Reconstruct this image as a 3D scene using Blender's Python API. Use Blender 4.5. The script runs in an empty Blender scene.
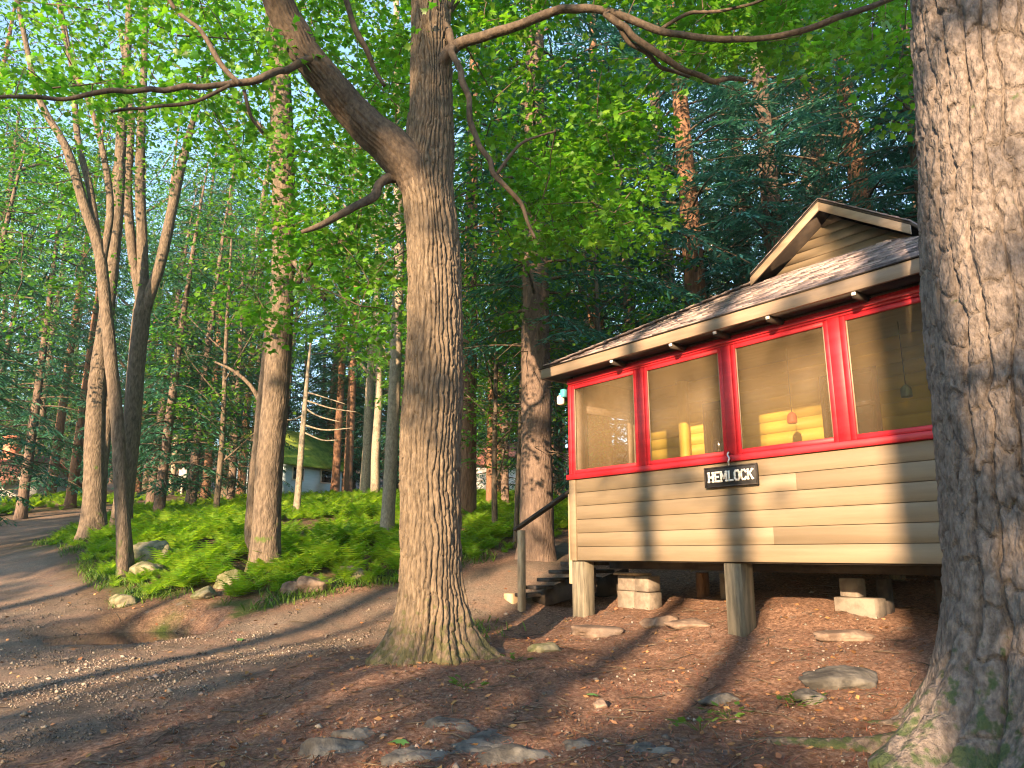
import bpy, math, random
import numpy as np
from mathutils import Matrix, Vector
R = math.radians
random.seed(7)
rng = np.random.default_rng(7)
scene = bpy.context.scene
C = scene.collection

# ------------------------------------------------------------------ camera
EYE, F, TH = 1.6, 740.0, 0.2253
cam_d = bpy.data.cameras.new('camera'); cam = bpy.data.objects.new('camera', cam_d); C.objects.link(cam)
cam.location = (0, 0, EYE); cam.rotation_euler = (math.pi/2 + TH, 0, 0)
cam_d.sensor_width = 36; cam_d.lens = F/1024*36; cam_d.clip_start = 0.05; cam_d.clip_end = 2000
scene.camera = cam
# ------------------------------------------------------------------ light
SUN_EL, SUN_AZ = 15.5, 25.0            # light travels towards +Y, turned 25 degrees to the right
world = bpy.data.worlds.new('World'); scene.world = world; world.use_nodes = True
wn = world.node_tree.nodes; wl = world.node_tree.links
sky = wn.new('ShaderNodeTexSky'); sky.sky_type = 'NISHITA'; sky.sun_disc = False
sky.sun_elevation = R(SUN_EL); sky.sun_rotation = R(180 + SUN_AZ)
sky.air_density = 1.0; sky.dust_density = 0.6; sky.ozone_density = 1.5
bgn = wn['Background']; bgn.inputs['Strength'].default_value = 0.13
wl.new(sky.outputs['Color'], bgn.inputs['Color'])
sun_d = bpy.data.lights.new('sun', 'SUN'); sun = bpy.data.objects.new('sun', sun_d); C.objects.link(sun)
sun_d.energy = 5.0; sun_d.angle = R(0.53); sun_d.color = (1.0, 0.67, 0.40)
_dir = Vector((math.sin(R(SUN_AZ))*math.cos(R(SUN_EL)), math.cos(R(SUN_AZ))*math.cos(R(SUN_EL)), -math.sin(R(SUN_EL))))
sun.rotation_euler = _dir.to_track_quat('-Z', 'Y').to_euler(); sun.location = (-10, -20, 20)
scene.view_settings.view_transform = 'Standard'; scene.view_settings.look = 'None'
scene.view_settings.exposure = 2.3; scene.view_settings.gamma = 1.0
scene.cycles.max_bounces = 7; scene.cycles.diffuse_bounces = 3; scene.cycles.glossy_bounces = 2
scene.cycles.transmission_bounces = 4; scene.cycles.transparent_max_bounces = 10; scene.cycles.volume_bounces = 0
scene.cycles.use_denoising = True; scene.cycles.filter_width = 1.15; scene.cycles.caustics_reflective = False; scene.cycles.caustics_refractive = False
scene.cycles.sample_clamp_indirect = 6.0

# ------------------------------------------------------------------ pixel -> direction
def ray(px, py):
    u = px-512; v = 384-py
    return np.array([u, F*math.cos(TH)-v*math.sin(TH), F*math.sin(TH)+v*math.cos(TH)])
def at(px, py, Y):
    d = ray(px, py); p = d*Y/d[1]; p[2] += EYE
    return p
def wpx(px_w, py, Y):                 # width in metres of px_w pixels at depth Y
    d = ray(512, py); return px_w*Y/d[1]

# ------------------------------------------------------------------ noise
def _h(ix, iy, iz, seed):
    n = (ix.astype(np.int64)*374761393 + iy.astype(np.int64)*668265263 + iz.astype(np.int64)*2147483647 + seed*974634777) & 0xffffffff
    n = ((n ^ (n >> 13))*1274126177) & 0xffffffff
    n = ((n ^ (n >> 15))*2246822519) & 0xffffffff
    return ((n ^ (n >> 16)) & 0xffffff)/float(0x1000000)
def vnoise(x, y, z, seed=0):
    x, y, z = np.broadcast_arrays(np.asarray(x, float), np.asarray(y, float), np.asarray(z, float))
    ix, iy, iz = np.floor(x), np.floor(y), np.floor(z)
    fx, fy, fz = x-ix, y-iy, z-iz
    fx = fx*fx*(3-2*fx); fy = fy*fy*(3-2*fy); fz = fz*fz*(3-2*fz)
    r = 0
    for a in (0, 1):
        for b in (0, 1):
            for c in (0, 1):
                r = r + _h(ix+a, iy+b, iz+c, seed)*(fx if a else 1-fx)*(fy if b else 1-fy)*(fz if c else 1-fz)
    return r
def fbm(x, y, z=0., o=4, seed=0):
    r = 0; a = .5; s = 0
    for i in range(o):
        r = r + a*vnoise(np.asarray(x)*2**i, np.asarray(y)*2**i, np.asarray(z)*2**i + 7.3*i, seed+i); s += a; a *= .5
    return r/s
def worley(u, v, per, seed=0):        # u periodic with period per (cells)
    iu, iv = np.floor(u), np.floor(v); f1 = np.full(u.shape, 9.); f2 = f1.copy()
    for a in (-1, 0, 1):
        for b in (-1, 0, 1):
            cu, cv = iu+a, iv+b; cw = np.mod(cu, per)
            dx = cu+.15+.7*_h(cw, cv, cw*0, seed)-u; dy = cv+.1+.8*_h(cw, cv, cw*0, seed+9)-v
            d = np.sqrt(dx*dx+dy*dy); m = d < f1
            f2 = np.where(m, f1, np.minimum(f2, d)); f1 = np.where(m, d, f1)
    return f1, f2
def sst(a, b, x):
    t = np.clip((x-a)/(b-a), 0, 1); return t*t*(3-2*t)

# ------------------------------------------------------------------ mesh building
class MB:
    def __init__(s): s.v = []; s.f = []; s.n = 0
    def add(s, v, f):
        v = np.asarray(v, float).reshape(-1, 3); s.v.append(v)
        for a in (f if isinstance(f, (list, tuple)) and len(f) and isinstance(f[0], np.ndarray) else [np.asarray(f)]):
            if a.size: s.f.append(a.astype(np.int64)+s.n)
        s.n += len(v)
    def box(s, x0, x1, y0, y1, z0, z1, m=None):
        v = np.array([(x, y, z) for z in (z0, z1) for y in (y0, y1) for x in (x0, x1)], float)
        if m is not None: v = np.array([tuple(m @ Vector(p)) for p in v])
        s.add(v, np.array([(0, 2, 3, 1), (4, 5, 7, 6), (0, 1, 5, 4), (2, 6, 7, 3), (0, 4, 6, 2), (1, 3, 7, 5)]))
    def bar(s, p, q, wd, ht, up=(0, 0, 1)):
        p, q = Vector(p), Vector(q); d = (q-p); L = d.length; d.normalize()
        sd = d.cross(Vector(up)).normalized(); u = sd.cross(d)
        m = Matrix((sd, d, u)).transposed().to_4x4(); m.translation = p
        s.box(-wd/2, wd/2, 0, L, -ht/2, ht/2, m)
    def prism(s, poly, d):            # polygon (list of 3d) extruded by vector d
        poly = np.array(poly, float); k = len(poly); v = np.vstack([poly, poly+np.array(d)])
        s.add(v, [np.array([list(range(k))[::-1]]), np.array([list(range(k, 2*k))]), np.array([(i, (i+1) % k, k+(i+1) % k, k+i) for i in range(k)])])
    def mesh(s, name, smooth=False):
        me = bpy.data.meshes.new(name)
        V = np.vstack(s.v); fl = s.f
        me.vertices.add(len(V)); me.vertices.foreach_set('co', V.astype(np.float32).ravel())
        loops = np.concatenate([a.ravel() for a in fl]); cnt = np.concatenate([np.full(len(a), a.shape[1]) for a in fl])
        me.loops.add(len(loops)); me.loops.foreach_set('vertex_index', loops.astype(np.int32))
        me.polygons.add(len(cnt)); st = np.concatenate([[0], np.cumsum(cnt)[:-1]])
        me.polygons.foreach_set('loop_start', st.astype(np.int32))
        if smooth: me.polygons.foreach_set('use_smooth', np.ones(len(cnt), bool))
        me.update(calc_edges=True)
        return me
def obj(name, mb, mat, parent=None, smooth=False, bevel=0):
    me = mb.mesh(name, smooth) if isinstance(mb, MB) else mb
    if mat is not None and not me.materials: me.materials.append(mat)
    o = bpy.data.objects.new(name, me); C.objects.link(o)
    if parent is not None: o.parent = parent
    if bevel:
        b = o.modifiers.new('bevel', 'BEVEL'); b.width = bevel; b.segments = 1; b.limit_method = 'ANGLE'
    return o
def tag(o, label, cat, group=None):
    o['label'] = label; o['category'] = cat
    if group: o['group'] = group
    return o
def struct(o): o['kind'] = 'structure'; return o
def stuff(o, label=None, cat=None):
    o['kind'] = 'stuff'
    if label: o['label'] = label; o['category'] = cat
    return o
def thing(name, label, cat, loc=(0, 0, 0), rz=0, group=None):
    o = bpy.data.objects.new(name, None); C.objects.link(o); o.location = loc; o.rotation_euler = (0, 0, rz); o.empty_display_size = .2
    return tag(o, label, cat, group)
def copy_tree(root, loc, rz, sc, label, group):
    r = root.copy(); C.objects.link(r); r.location = loc; r.rotation_euler = (0, 0, rz); r.scale = (sc, sc, sc)
    r['label'] = label; r['group'] = group
    for ch in list(root.children):
        c = ch.copy(); C.objects.link(c); c.parent = r
    return r

def spline(pts, step):
    P = np.array(pts, float)
    if len(P) == 2: Q = P
    Pm = np.vstack([2*P[0]-P[1], P, 2*P[-1]-P[-2]]); out = []
    for i in range(1, len(Pm)-2):
        L = np.linalg.norm(Pm[i+1][:3]-Pm[i][:3]); k = max(1, int(math.ceil(L/step)))
        t = np.arange(k)[:, None]/k
        a, b, c, d = Pm[i-1], Pm[i], Pm[i+1], Pm[i+2]
        out.append(.5*((2*b)+(-a+c)*t+(2*a-5*b+4*c-d)*t*t+(-a+3*b-3*c+d)*t**3))
    out.append(P[-1:]); return np.vstack(out)
def tube(mb, pts, rad, nseg=8, step=.3, bark=None, cap=True, flat=False):
    """pts: control points, rad: radius for each; bark(ang, radius, s, pos)->radial offset"""
    ctl = np.hstack([np.array(pts, float), np.array(rad, float)[:, None]])
    Q = spline(ctl, step); P = Q[:, :3]; r = np.maximum(Q[:, 3], .002)
    T = np.gradient(P, axis=0); T /= np.linalg.norm(T, axis=1)[:, None]+1e-9
    if flat:                                       # horizontal rings, for upright trunks
        N = np.tile([1., 0, 0], (len(P), 1)); B = np.tile([0, 1., 0], (len(P), 1))
    else:
        N = np.zeros_like(P); a = np.array([1., 0, 0]) if abs(T[0][0]) < .8 else np.array([0, 1., 0])
        n = a-T[0]*(a@T[0]); N[0] = n/np.linalg.norm(n)
        for i in range(1, len(P)):
            n = N[i-1]-T[i]*(N[i-1]@T[i]); N[i] = n/(np.linalg.norm(n)+1e-9)
        B = np.cross(T, N)
    s = np.concatenate([[0], np.cumsum(np.linalg.norm(np.diff(P, axis=0), axis=1))])
    ang = np.arange(nseg)*2*math.pi/nseg
    A, S = np.meshgrid(ang, s); Rr = np.repeat(r[:, None], nseg, 1)
    if bark is not None: Rr = bark(A, Rr, S, P)
    V = P[:, None, :]+Rr[:, :, None]*(np.cos(A)[:, :, None]*N[:, None, :]+np.sin(A)[:, :, None]*B[:, None, :])
    m = len(P); i = np.arange(m-1)[:, None]*nseg; j = np.arange(nseg)[None, :]; j2 = (j+1) % nseg
    q = np.stack([i+j, i+j2, i+nseg+j2, i+nseg+j], -1).reshape(-1, 4)
    fl = [q]
    if cap: fl += [np.array([np.arange(nseg)[::-1]]), np.array([np.arange(nseg)+(m-1)*nseg])]
    mb.add(V.reshape(-1, 3), fl)
    return P, r

# ------------------------------------------------------------------ materials
def mat(name, col, rough=.8, col2=None, scale=6., detail=6., stretch=None, bump=0., bscale=40., spec=.3, trans=0., tcol=None, island=0., coord='Object', bdist=.02, rw=.09):
    m = bpy.data.materials.new(name); m.use_nodes = True; nt = m.node_tree; N = nt.nodes; L = nt.links
    p = N['Principled BSDF']; p.inputs['Roughness'].default_value = rough; p.inputs['Specular IOR Level'].default_value = spec
    p.inputs['Base Color'].default_value = (*col, 1)
    src = None
    tc = N.new('ShaderNodeTexCoord'); mp = N.new('ShaderNodeMapping'); L.new(tc.outputs[coord], mp.inputs['Vector'])
    if stretch: mp.inputs['Scale'].default_value = stretch
    if col2 is not None:
        nz = N.new('ShaderNodeTexNoise'); nz.inputs['Scale'].default_value = scale; nz.inputs['Detail'].default_value = detail
        nz.inputs['Roughness'].default_value = .6
        L.new(mp.outputs['Vector'], nz.inputs['Vector'])
        rp = N.new('ShaderNodeValToRGB'); rp.color_ramp.elements[0].position = .5-rw; rp.color_ramp.elements[1].position = .5+rw
        rp.color_ramp.elements[0].color = (*col, 1); rp.color_ramp.elements[1].color = (*col2, 1)
        L.new(nz.outputs['Fac'], rp.inputs['Fac']); src = rp.outputs['Color']
    if island:
        g = N.new('ShaderNodeNewGeometry'); hs = N.new('ShaderNodeHueSaturation')
        mr = N.new('ShaderNodeMapRange'); mr.inputs['To Min'].default_value = 1-island; mr.inputs['To Max'].default_value = 1+island
        L.new(g.outputs['Random Per Island'], mr.inputs['Value']); L.new(mr.outputs['Result'], hs.inputs['Value'])
        mr2 = N.new('ShaderNodeMapRange'); mr2.inputs['To Min'].default_value = .5-.03*min(1, island*2); mr2.inputs['To Max'].default_value = .5+.02
        fr = N.new('ShaderNodeMath'); fr.operation = 'FRACT'; ml = N.new('ShaderNodeMath'); ml.operation = 'MULTIPLY'; ml.inputs[1].default_value = 37.7
        L.new(g.outputs['Random Per Island'], ml.inputs[0]); L.new(ml.outputs[0], fr.inputs[0]); L.new(fr.outputs[0], mr2.inputs['Value']); L.new(mr2.outputs['Result'], hs.inputs['Hue'])
        if src is None: hs.inputs['Color'].default_value = (*col, 1)
        else: L.new(src, hs.inputs['Color'])
        src = hs.outputs['Color']
    if src is not None: L.new(src, p.inputs['Base Color'])
    if bump:
        bz = N.new('ShaderNodeTexNoise'); bz.inputs['Scale'].default_value = bscale; bz.inputs['Detail'].default_value = 8
        L.new(mp.outputs['Vector'], bz.inputs['Vector']); bp = N.new('ShaderNodeBump'); bp.inputs['Strength'].default_value = bump; bp.inputs['Distance'].default_value = bdist
        L.new(bz.outputs['Fac'], bp.inputs['Height']); L.new(bp.outputs['Normal'], p.inputs['Normal'])
    if trans:
        t = N.new('ShaderNodeBsdfTranslucent'); mx = N.new('ShaderNodeMixShader'); mx.inputs[0].default_value = trans
        if src is not None:
            mm = N.new('ShaderNodeMix'); mm.data_type = 'RGBA'; mm.blend_type = 'MULTIPLY'; mm.inputs[0].default_value = 1
            L.new(src, mm.inputs[6]); mm.inputs[7].default_value = (*(tcol or (1.6, 1.7, .8)), 1); L.new(mm.outputs[2], t.inputs['Color'])
        L.new(p.outputs['BSDF'], mx.inputs[1]); L.new(t.outputs['BSDF'], mx.inputs[2]); L.new(mx.outputs[0], N['Material Output'].inputs['Surface'])
    return m
def mossy(m, zlow, zhigh, col=(.05, .09, .012), scale=5., thr=.5, amount=1.):
    """patches of moss low on a trunk (world height zlow..zhigh), broken up by noise"""
    nt = m.node_tree; N = nt.nodes; L = nt.links; p = N['Principled BSDF']
    g = N.new('ShaderNodeNewGeometry'); sx = N.new('ShaderNodeSeparateXYZ'); L.new(g.outputs['Position'], sx.inputs[0])
    mr = N.new('ShaderNodeMapRange'); mr.inputs['From Min'].default_value = zlow; mr.inputs['From Max'].default_value = zhigh
    mr.inputs['To Min'].default_value = .32; mr.inputs['To Max'].default_value = 0; L.new(sx.outputs['Z'], mr.inputs['Value'])
    nz = N.new('ShaderNodeTexNoise'); nz.inputs['Scale'].default_value = scale; nz.inputs['Detail'].default_value = 7; L.new(g.outputs['Position'], nz.inputs['Vector'])
    ad = N.new('ShaderNodeMath'); L.new(mr.outputs[0], ad.inputs[0]); L.new(nz.outputs['Fac'], ad.inputs[1])
    ss = N.new('ShaderNodeMapRange'); ss.interpolation_type = 'SMOOTHSTEP'; ss.inputs['From Min'].default_value = thr+.12; ss.inputs['From Max'].default_value = thr+.24; ss.inputs['To Max'].default_value = amount
    L.new(ad.outputs[0], ss.inputs['Value'])
    mx = N.new('ShaderNodeMix'); mx.data_type = 'RGBA'; L.new(ss.outputs[0], mx.inputs[0])
    old = p.inputs['Base Color'].links[0].from_socket; L.new(old, mx.inputs[6]); mx.inputs[7].default_value = (*col, 1)
    L.new(mx.outputs[2], p.inputs['Base Color']); return m

M = {}
M['bark_right'] = mossy(mat('hemlock_bark_grey', (.07, .06, .053), .9, (.185, .16, .142), 27, 12, (1, 1, .5), 1.0, 42, rw=.15, bdist=.035), .3, 1.25, (.03, .06, .014), 11, .55, .8)
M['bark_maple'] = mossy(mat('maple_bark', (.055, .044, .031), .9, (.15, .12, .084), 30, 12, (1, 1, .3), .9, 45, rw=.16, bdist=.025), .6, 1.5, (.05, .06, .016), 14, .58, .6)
M['bark_grey'] = mossy(mat('bark_grey_brown', (.05, .04, .03), .9, (.15, .12, .088), 24, 12, (1, 1, .3), .8, 40, rw=.17, bdist=.03), 1., 2.2, (.06, .09, .02), 5, .55)
M['bark_dark'] = mat('bark_dark', (.075, .055, .045), .9, (.16, .12, .095), 24, 12, (1, 1, .3), .8, 40, rw=.17, bdist=.03)
M['bark_red'] = mat('bark_red_brown', (.095, .05, .03), .9, (.20, .115, .07), 24, 12, (1, 1, .2), .8, 40, rw=.17, bdist=.03)
M['bark_pale'] = mat('bark_pale', (.15, .13, .10), .9, (.30, .26, .20), 27, 12, (1, 1, .5), .5, 40, rw=.17, bdist=.02)
M['bark_limb'] = mat('shaded_limb_bark', (.035, .027, .02), .9, (.095, .074, .053), 24, 12, (1, 1, .6), .6, 55, rw=.17, bdist=.01)  # maple bark darkened, the limbs' shade put into the colour
M['twig'] = mat('twig_bark', (.05, .038, .027), .9, (.11, .085, .06), 12, 5)
M['leaf_maple'] = mat('maple_leaf', (.07, .195, .014), .42, (.115, .265, .024), 1.2, 3, None, trans=.45, island=.3, spec=.4, tcol=(1.7, 1.9, .6))
M['leaf_green'] = mat('broad_leaf', (.068, .185, .024), .45, (.11, .25, .036), .6, 3, None, trans=.42, island=.35, spec=.35, tcol=(1.7, 1.9, .6))
M['leaf_far'] = mat('far_broad_leaf', (.058, .175, .05), .45, (.092, .235, .066), .4, 3, None, trans=.42, island=.35, spec=.3, tcol=(1.5, 1.7, .9))
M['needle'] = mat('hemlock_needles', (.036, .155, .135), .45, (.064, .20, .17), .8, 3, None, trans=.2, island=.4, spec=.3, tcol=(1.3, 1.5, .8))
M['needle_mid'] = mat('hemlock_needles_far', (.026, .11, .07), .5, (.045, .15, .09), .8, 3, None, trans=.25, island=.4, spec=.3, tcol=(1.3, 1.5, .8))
M['fern'] = mat('fern_frond', (.13, .26, .018), .45, (.22, .36, .032), 1.5, 3, None, trans=.5, island=.25, spec=.3, tcol=(1.7, 1.6, .5))
M['grass'] = mat('grass_blade', (.05, .11, .015), .6, (.09, .16, .02), 2, 3, None, trans=.3, island=.3, tcol=(1.5, 1.5, .6))
M['stone'] = mat('stone', (.09, .065, .05), .9, (.20, .155, .12), 4, 8, None, .6, 25)
M['stone_moss'] = mat('mossy_stone', (.07, .08, .035), .95, (.19, .18, .12), 5, 8, None, .6, 25)
M['slate'] = mat('grey_blue_ledge', (.04, .04, .037), .9, (.115, .112, .10), 5, 8, None, .7, 25)
M['gravel'] = mat('gravel_stone', (.085, .072, .06), .9, (.20, .175, .145), 1.3, 4, None, .3, 60, island=.45)
M['litter'] = mat('needle_litter', (.12, .05, .024), .95, (.25, .115, .055), 2, 4, None, island=.5)
M['dead_leaf'] = mat('dead_leaf', (.16, .08, .035), .8, (.30, .17, .07), 2, 4, None, island=.4)
M['green_leaf'] = mat('fallen_green_leaf', (.08, .17, .04), .6, (.12, .24, .06), 4, 3, None, island=.2)
M['siding'] = mat('beige_siding_paint', (.142, .105, .073), .55, (.178, .134, .096), 1.2, 8, (.35, 6, 6), .12, 30, bdist=.004, island=.09, spec=.3)
M['trim'] = mat('cream_trim_paint', (.20, .155, .11), .55, (.25, .197, .143), 2.5, 8, (.4, 4, 4), .1, 30, bdist=.004)
M['red'] = mat('red_trim_paint', (.34, .006, .013), .5, (.44, .014, .024), 3, 8, (.5, 3, 3), .15, 40, bdist=.003, spec=.5)
M['yellow'] = mat('yellow_board_paint', (.58, .43, .06), .5, (.64, .49, .09), 1.5, 6, (.3, 5, 5), .08, 30, bdist=.003)
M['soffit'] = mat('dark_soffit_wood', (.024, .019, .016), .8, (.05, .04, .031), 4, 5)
M['white'] = mat('white_paint', (.72, .70, .64), .5, (.80, .78, .73), 5, 5)
M['glass_dark'] = mat('dark_window_glass', (.012, .015, .017), .08, spec=.6)
M['post'] = mat('weathered_post_wood', (.08, .075, .056), .85, (.165, .15, .112), 3, 8, (5, 5, .6), .5, 25, bdist=.01)
M['wood_dark'] = mat('dark_stained_wood', (.02, .017, .016), .75, (.045, .039, .034), 3, 8, (3, 3, 3), .4, 30, bdist=.006)
M['wood'] = mat('raw_wood', (.26, .19, .115), .8, (.40, .31, .20), 3, 8, (4, 4, .8), .4, 30, bdist=.006)
M['concrete'] = mat('concrete_block', (.115, .10, .084), .9, (.19, .168, .14), 6, 8, None, .4, 60, bdist=.01)
M['shingle'] = mat('asphalt_shingle', (.12, .105, .115), .9, (.27, .22, .21), 5, 8, None, .5, 120, island=.35, bdist=.004)
M['signblack'] = mat('black_sign_paint', (.014, .014, .015), .5, (.03, .03, .03), 5, 6)
M['letter'] = mat('white_sign_letter', (.78, .76, .70), .6, (.68, .66, .60), 30, 4)
M['metal'] = mat('galvanised_metal', (.5, .5, .5), .4)
M['metal'].node_tree.nodes['Principled BSDF'].inputs['Metallic'].default_value = 1
M['teal'] = mat('teal_plastic', (.06, .33, .38), .5)
M['lamp'] = mat('frosted_lamp_glass', (.75, .72, .62), .3, spec=.5)
M['chimegreen'] = mat('green_enamel', (.05, .10, .06), .5, (.07, .13, .08), 6, 4)
M['chimered'] = mat('red_enamel', (.42, .05, .03), .5, (.48, .08, .05), 6, 4)
M['blue_wall'] = mat('pale_blue_clapboard', (.42, .56, .64), .6, (.48, .62, .70), 3, 5, (.4, .4, 8))
M['green_roof'] = mat('mossy_green_roof', (.15, .25, .035), .9, (.28, .38, .06), 3, 7)
M['red_roof'] = mat('rusty_red_roof', (.22, .09, .07), .8, (.32, .15, .12), 3, 7)
M['brick'] = mat('chimney_brick', (.36, .13, .08), .9, (.46, .19, .12), 9, 6)
M['white_wall'] = mat('white_clapboard', (.55, .57, .57), .7, (.65, .67, .67), 3, 5)
# fly screen: fine bright mesh, half open
m = bpy.data.materials.new('fly_screen'); m.use_nodes = True; _N = m.node_tree.nodes; _L = m.node_tree.links
_p = _N['Principled BSDF']; _p.inputs['Base Color'].default_value = (.19, .14, .072, 1); _p.inputs['Roughness'].default_value = .6
_t = _N.new('ShaderNodeBsdfTransparent'); _x = _N.new('ShaderNodeMixShader'); _x.inputs[0].default_value = .74
_L.new(_t.outputs[0], _x.inputs[2]); _L.new(_p.outputs[0], _x.inputs[1]); _L.new(_x.outputs[0], _N['Material Output'].inputs['Surface']); M['screen'] = m
# puddle
M['water'] = mat('puddle_water', (.02, .022, .018), .04, spec=.5, bump=.06, bscale=9, bdist=.01)

# ------------------------------------------------------------------ terrain
ctl_px = [(512, 768, 4.6), (250, 768, 4.9), (0, 768, 5.2), (760, 768, 4.5), (0, 690, 6.6), (200, 668, 7.6), (350, 632, 10), (150, 625, 10.5), (0, 620, 10.5), (60, 585, 13), (0, 560, 17),
          (0, 530, 24), (60, 515, 28), (200, 500, 36), (265, 572, 12.5), (300, 600, 10.8), (200, 610, 11), (125, 577, 12.8), (95, 537, 17), (250, 540, 15.5), (410, 545, 16), (388, 578, 12.3),
          (300, 515, 22), (420, 500, 26), (470, 522, 19), (535, 555, 13.5), (490, 575, 12), (580, 618, 10.05), (740, 641, 8), (435, 648, 7.6), (320, 690, 6.6), (560, 690, 6.2),
          (680, 700, 5.9), (950, 770, 4.4), (880, 668, 6.4), (930, 640, 6.9), (790, 600, 9.0), (700, 606, 9.8), (640, 610, 10.2), (300, 492, 40), (30, 496, 38), (523, 613, 11.1), (560, 616, 10.8), (600, 606, 10.6), (520, 500, 34), (540, 490, 45)]
cp = [at(*c) for c in ctl_px] + [np.array(p) for p in [(0, 0, 0), (-3, 1, -.05), (3, 1, .1), (-6, 4, .05), (7, 3, .5), (8, 8, 1.2), (6, 12, 1.35), (10, 16, 2.), (4, 16, 1.8), (6, 25, 3.),
      (16, 30, 4.5), (0, -12, -.4), (-14, -10, -.4), (12, -10, 0), (-14, 8, .4), (-25, 15, 1.), (-30, 35, 4.2), (20, 12, 2.5), (15, 2, 1), (25, -5, 1), (-25, -5, 0), (0, -30, -1), (0, 55, 5.6), (-25, 55, 6), (25, 55, 7),
      (-45, 20, 2), (45, 20, 5), (-40, -30, -1), (40, -30, 0)]]
cp = np.array(cp)
def _phi(r2): return np.where(r2 > 1e-12, .5*r2*np.log(r2+1e-12), 0)
_n = len(cp); _K = _phi(((cp[:, None, :2]-cp[None, :, :2])**2).sum(-1))+np.eye(_n)*1.2
_Pm = np.hstack([np.ones((_n, 1)), cp[:, :2]])
_W = np.linalg.solve(np.block([[_K, _Pm], [_Pm.T, np.zeros((3, 3))]]), np.concatenate([cp[:, 2], [0, 0, 0]]))
def gz0(x, y):
    x = np.asarray(x, float); y = np.asarray(y, float); sh = x.shape; x = x.ravel(); y = y.ravel()
    xc = np.clip(x, -50, 50); yc = np.clip(y, -32, 60); out = np.zeros(len(x))
    for i in range(0, len(x), 20000):
        a = xc[i:i+20000]; b = yc[i:i+20000]
        out[i:i+20000] = _phi((a[:, None]-cp[None, :, 0])**2+(b[:, None]-cp[None, :, 1])**2) @ _W[:_n]+_W[_n]+_W[_n+1]*a+_W[_n+2]*b
    out += .16*np.maximum(y-60, 0)
    return out.reshape(sh)
# road: polylines in plan with half widths
def seg_d(x, y, pts):
    d = np.full(np.shape(x), 1e9)
    for (ax, ay, aw), (bx, by, bw) in zip(pts[:-1], pts[1:]):
        t = np.clip(((x-ax)*(bx-ax)+(y-ay)*(by-ay))/((bx-ax)**2+(by-ay)**2), 0, 1)
        d = np.minimum(d, np.hypot(x-ax-t*(bx-ax), y-ay-t*(by-ay))-(aw+t*(bw-aw)))
    return d
def gp(px, py, Y): p = at(px, py, Y); return p[0], p[1]
ROAD = [(-9, 3, 2.6), (-5, 6.6, 2.3), (*gp(215, 650, 8.6), 1.55), (*gp(390, 622, 10.6), 1.0), (*gp(485, 590, 11.6), .75), (*gp(540, 575, 12.6), .7), (2.2, 17, .6)]
ROAD2 = [(-5.6, 7, 2.2), (*gp(-35, 600, 12), 1.5), (*gp(-45, 550, 19), 1.5), (*gp(50, 517, 27.5), 1.5), (*gp(190, 502, 35), 1.5), (*gp(290, 497, 38), 1.4), (-2, 41, 1.3), (12, 46, 1.3)]
def road_d(x, y): return np.minimum(seg_d(x, y, ROAD), seg_d(x, y, ROAD2))
puddle_c = np.array(gp(128, 630, 10.0)); puddle_z = float(gz0(puddle_c[0], puddle_c[1]-.7))-.0
def gz(x, y):
    x = np.asarray(x, float); y = np.asarray(y, float)
    z = gz0(x, y); rd = road_d(x, y)
    off = sst(-.1, .8, rd)
    z = z+off*(.16*(fbm(x*.8, y*.8, 0, 3, 5)-.5)+.10*(fbm(x*2.5, y*2.5, 0, 3, 6)-.5))
    z = z+(.03*(fbm(x*3, y*3, 0, 3, 8)-.5)+.02*(fbm(x*11, y*11, 0, 2, 9)-.5))
    pm = sst(1.35, .8, np.hypot((x-puddle_c[0])/1.0, (y-puddle_c[1])/.75)); z = z*(1-pm)+(puddle_z-.05*pm+.03*(fbm(x*5, y*5, 0, 2, 15)-.5))*pm
    bx, by = gp(785, 615, 8.5)
    z = z+.10*np.exp(-((x-bx)**2+(y-by)**2)/.5)
    return z
def gline(lo, hi, dense_lo, dense_hi, ds, grow=1.09):
    a = list(np.arange(dense_lo, dense_hi, ds)); s = ds
    while a[-1] < hi: s = min(s*grow, 6); a.append(a[-1]+s)
    s = ds; b = [a[0]]
    while b[-1] > lo: s = min(s*grow, 6); b.append(b[-1]-s)
    return np.array(b[:0:-1]+a)
gx = gline(-120, 120, -5.5, 4.8, .045); gy = gline(-70, 220, 3.6, 11.5, .045)
X, Y = np.meshgrid(gx, gy); Z = gz(X, Y)
near = sst(16, 11, Y)*(Y > 2)
RD = road_d(X, Y)
Z = Z+near*(.016*(fbm(X*17, Y*17, 0, 3, 21)-.5)+.010*(vnoise(X*45, Y*45, 0, 22)-.5))
V = np.stack([X, Y, Z], -1).reshape(-1, 3)
nx = len(gx); ny = len(gy)
i = (np.arange(ny-1)[:, None]*nx+np.arange(nx-1)[None, :])
Q = np.stack([i, i+1, i+nx+1, i+nx], -1).reshape(-1, 4)
rdn = RD+.35*(fbm(X*1.2, Y*1.2, 0, 4, 31)-.5)
roadm = sst(.18, -.25, rdn)
fx, fy = gp(230, 545, 15)
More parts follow.
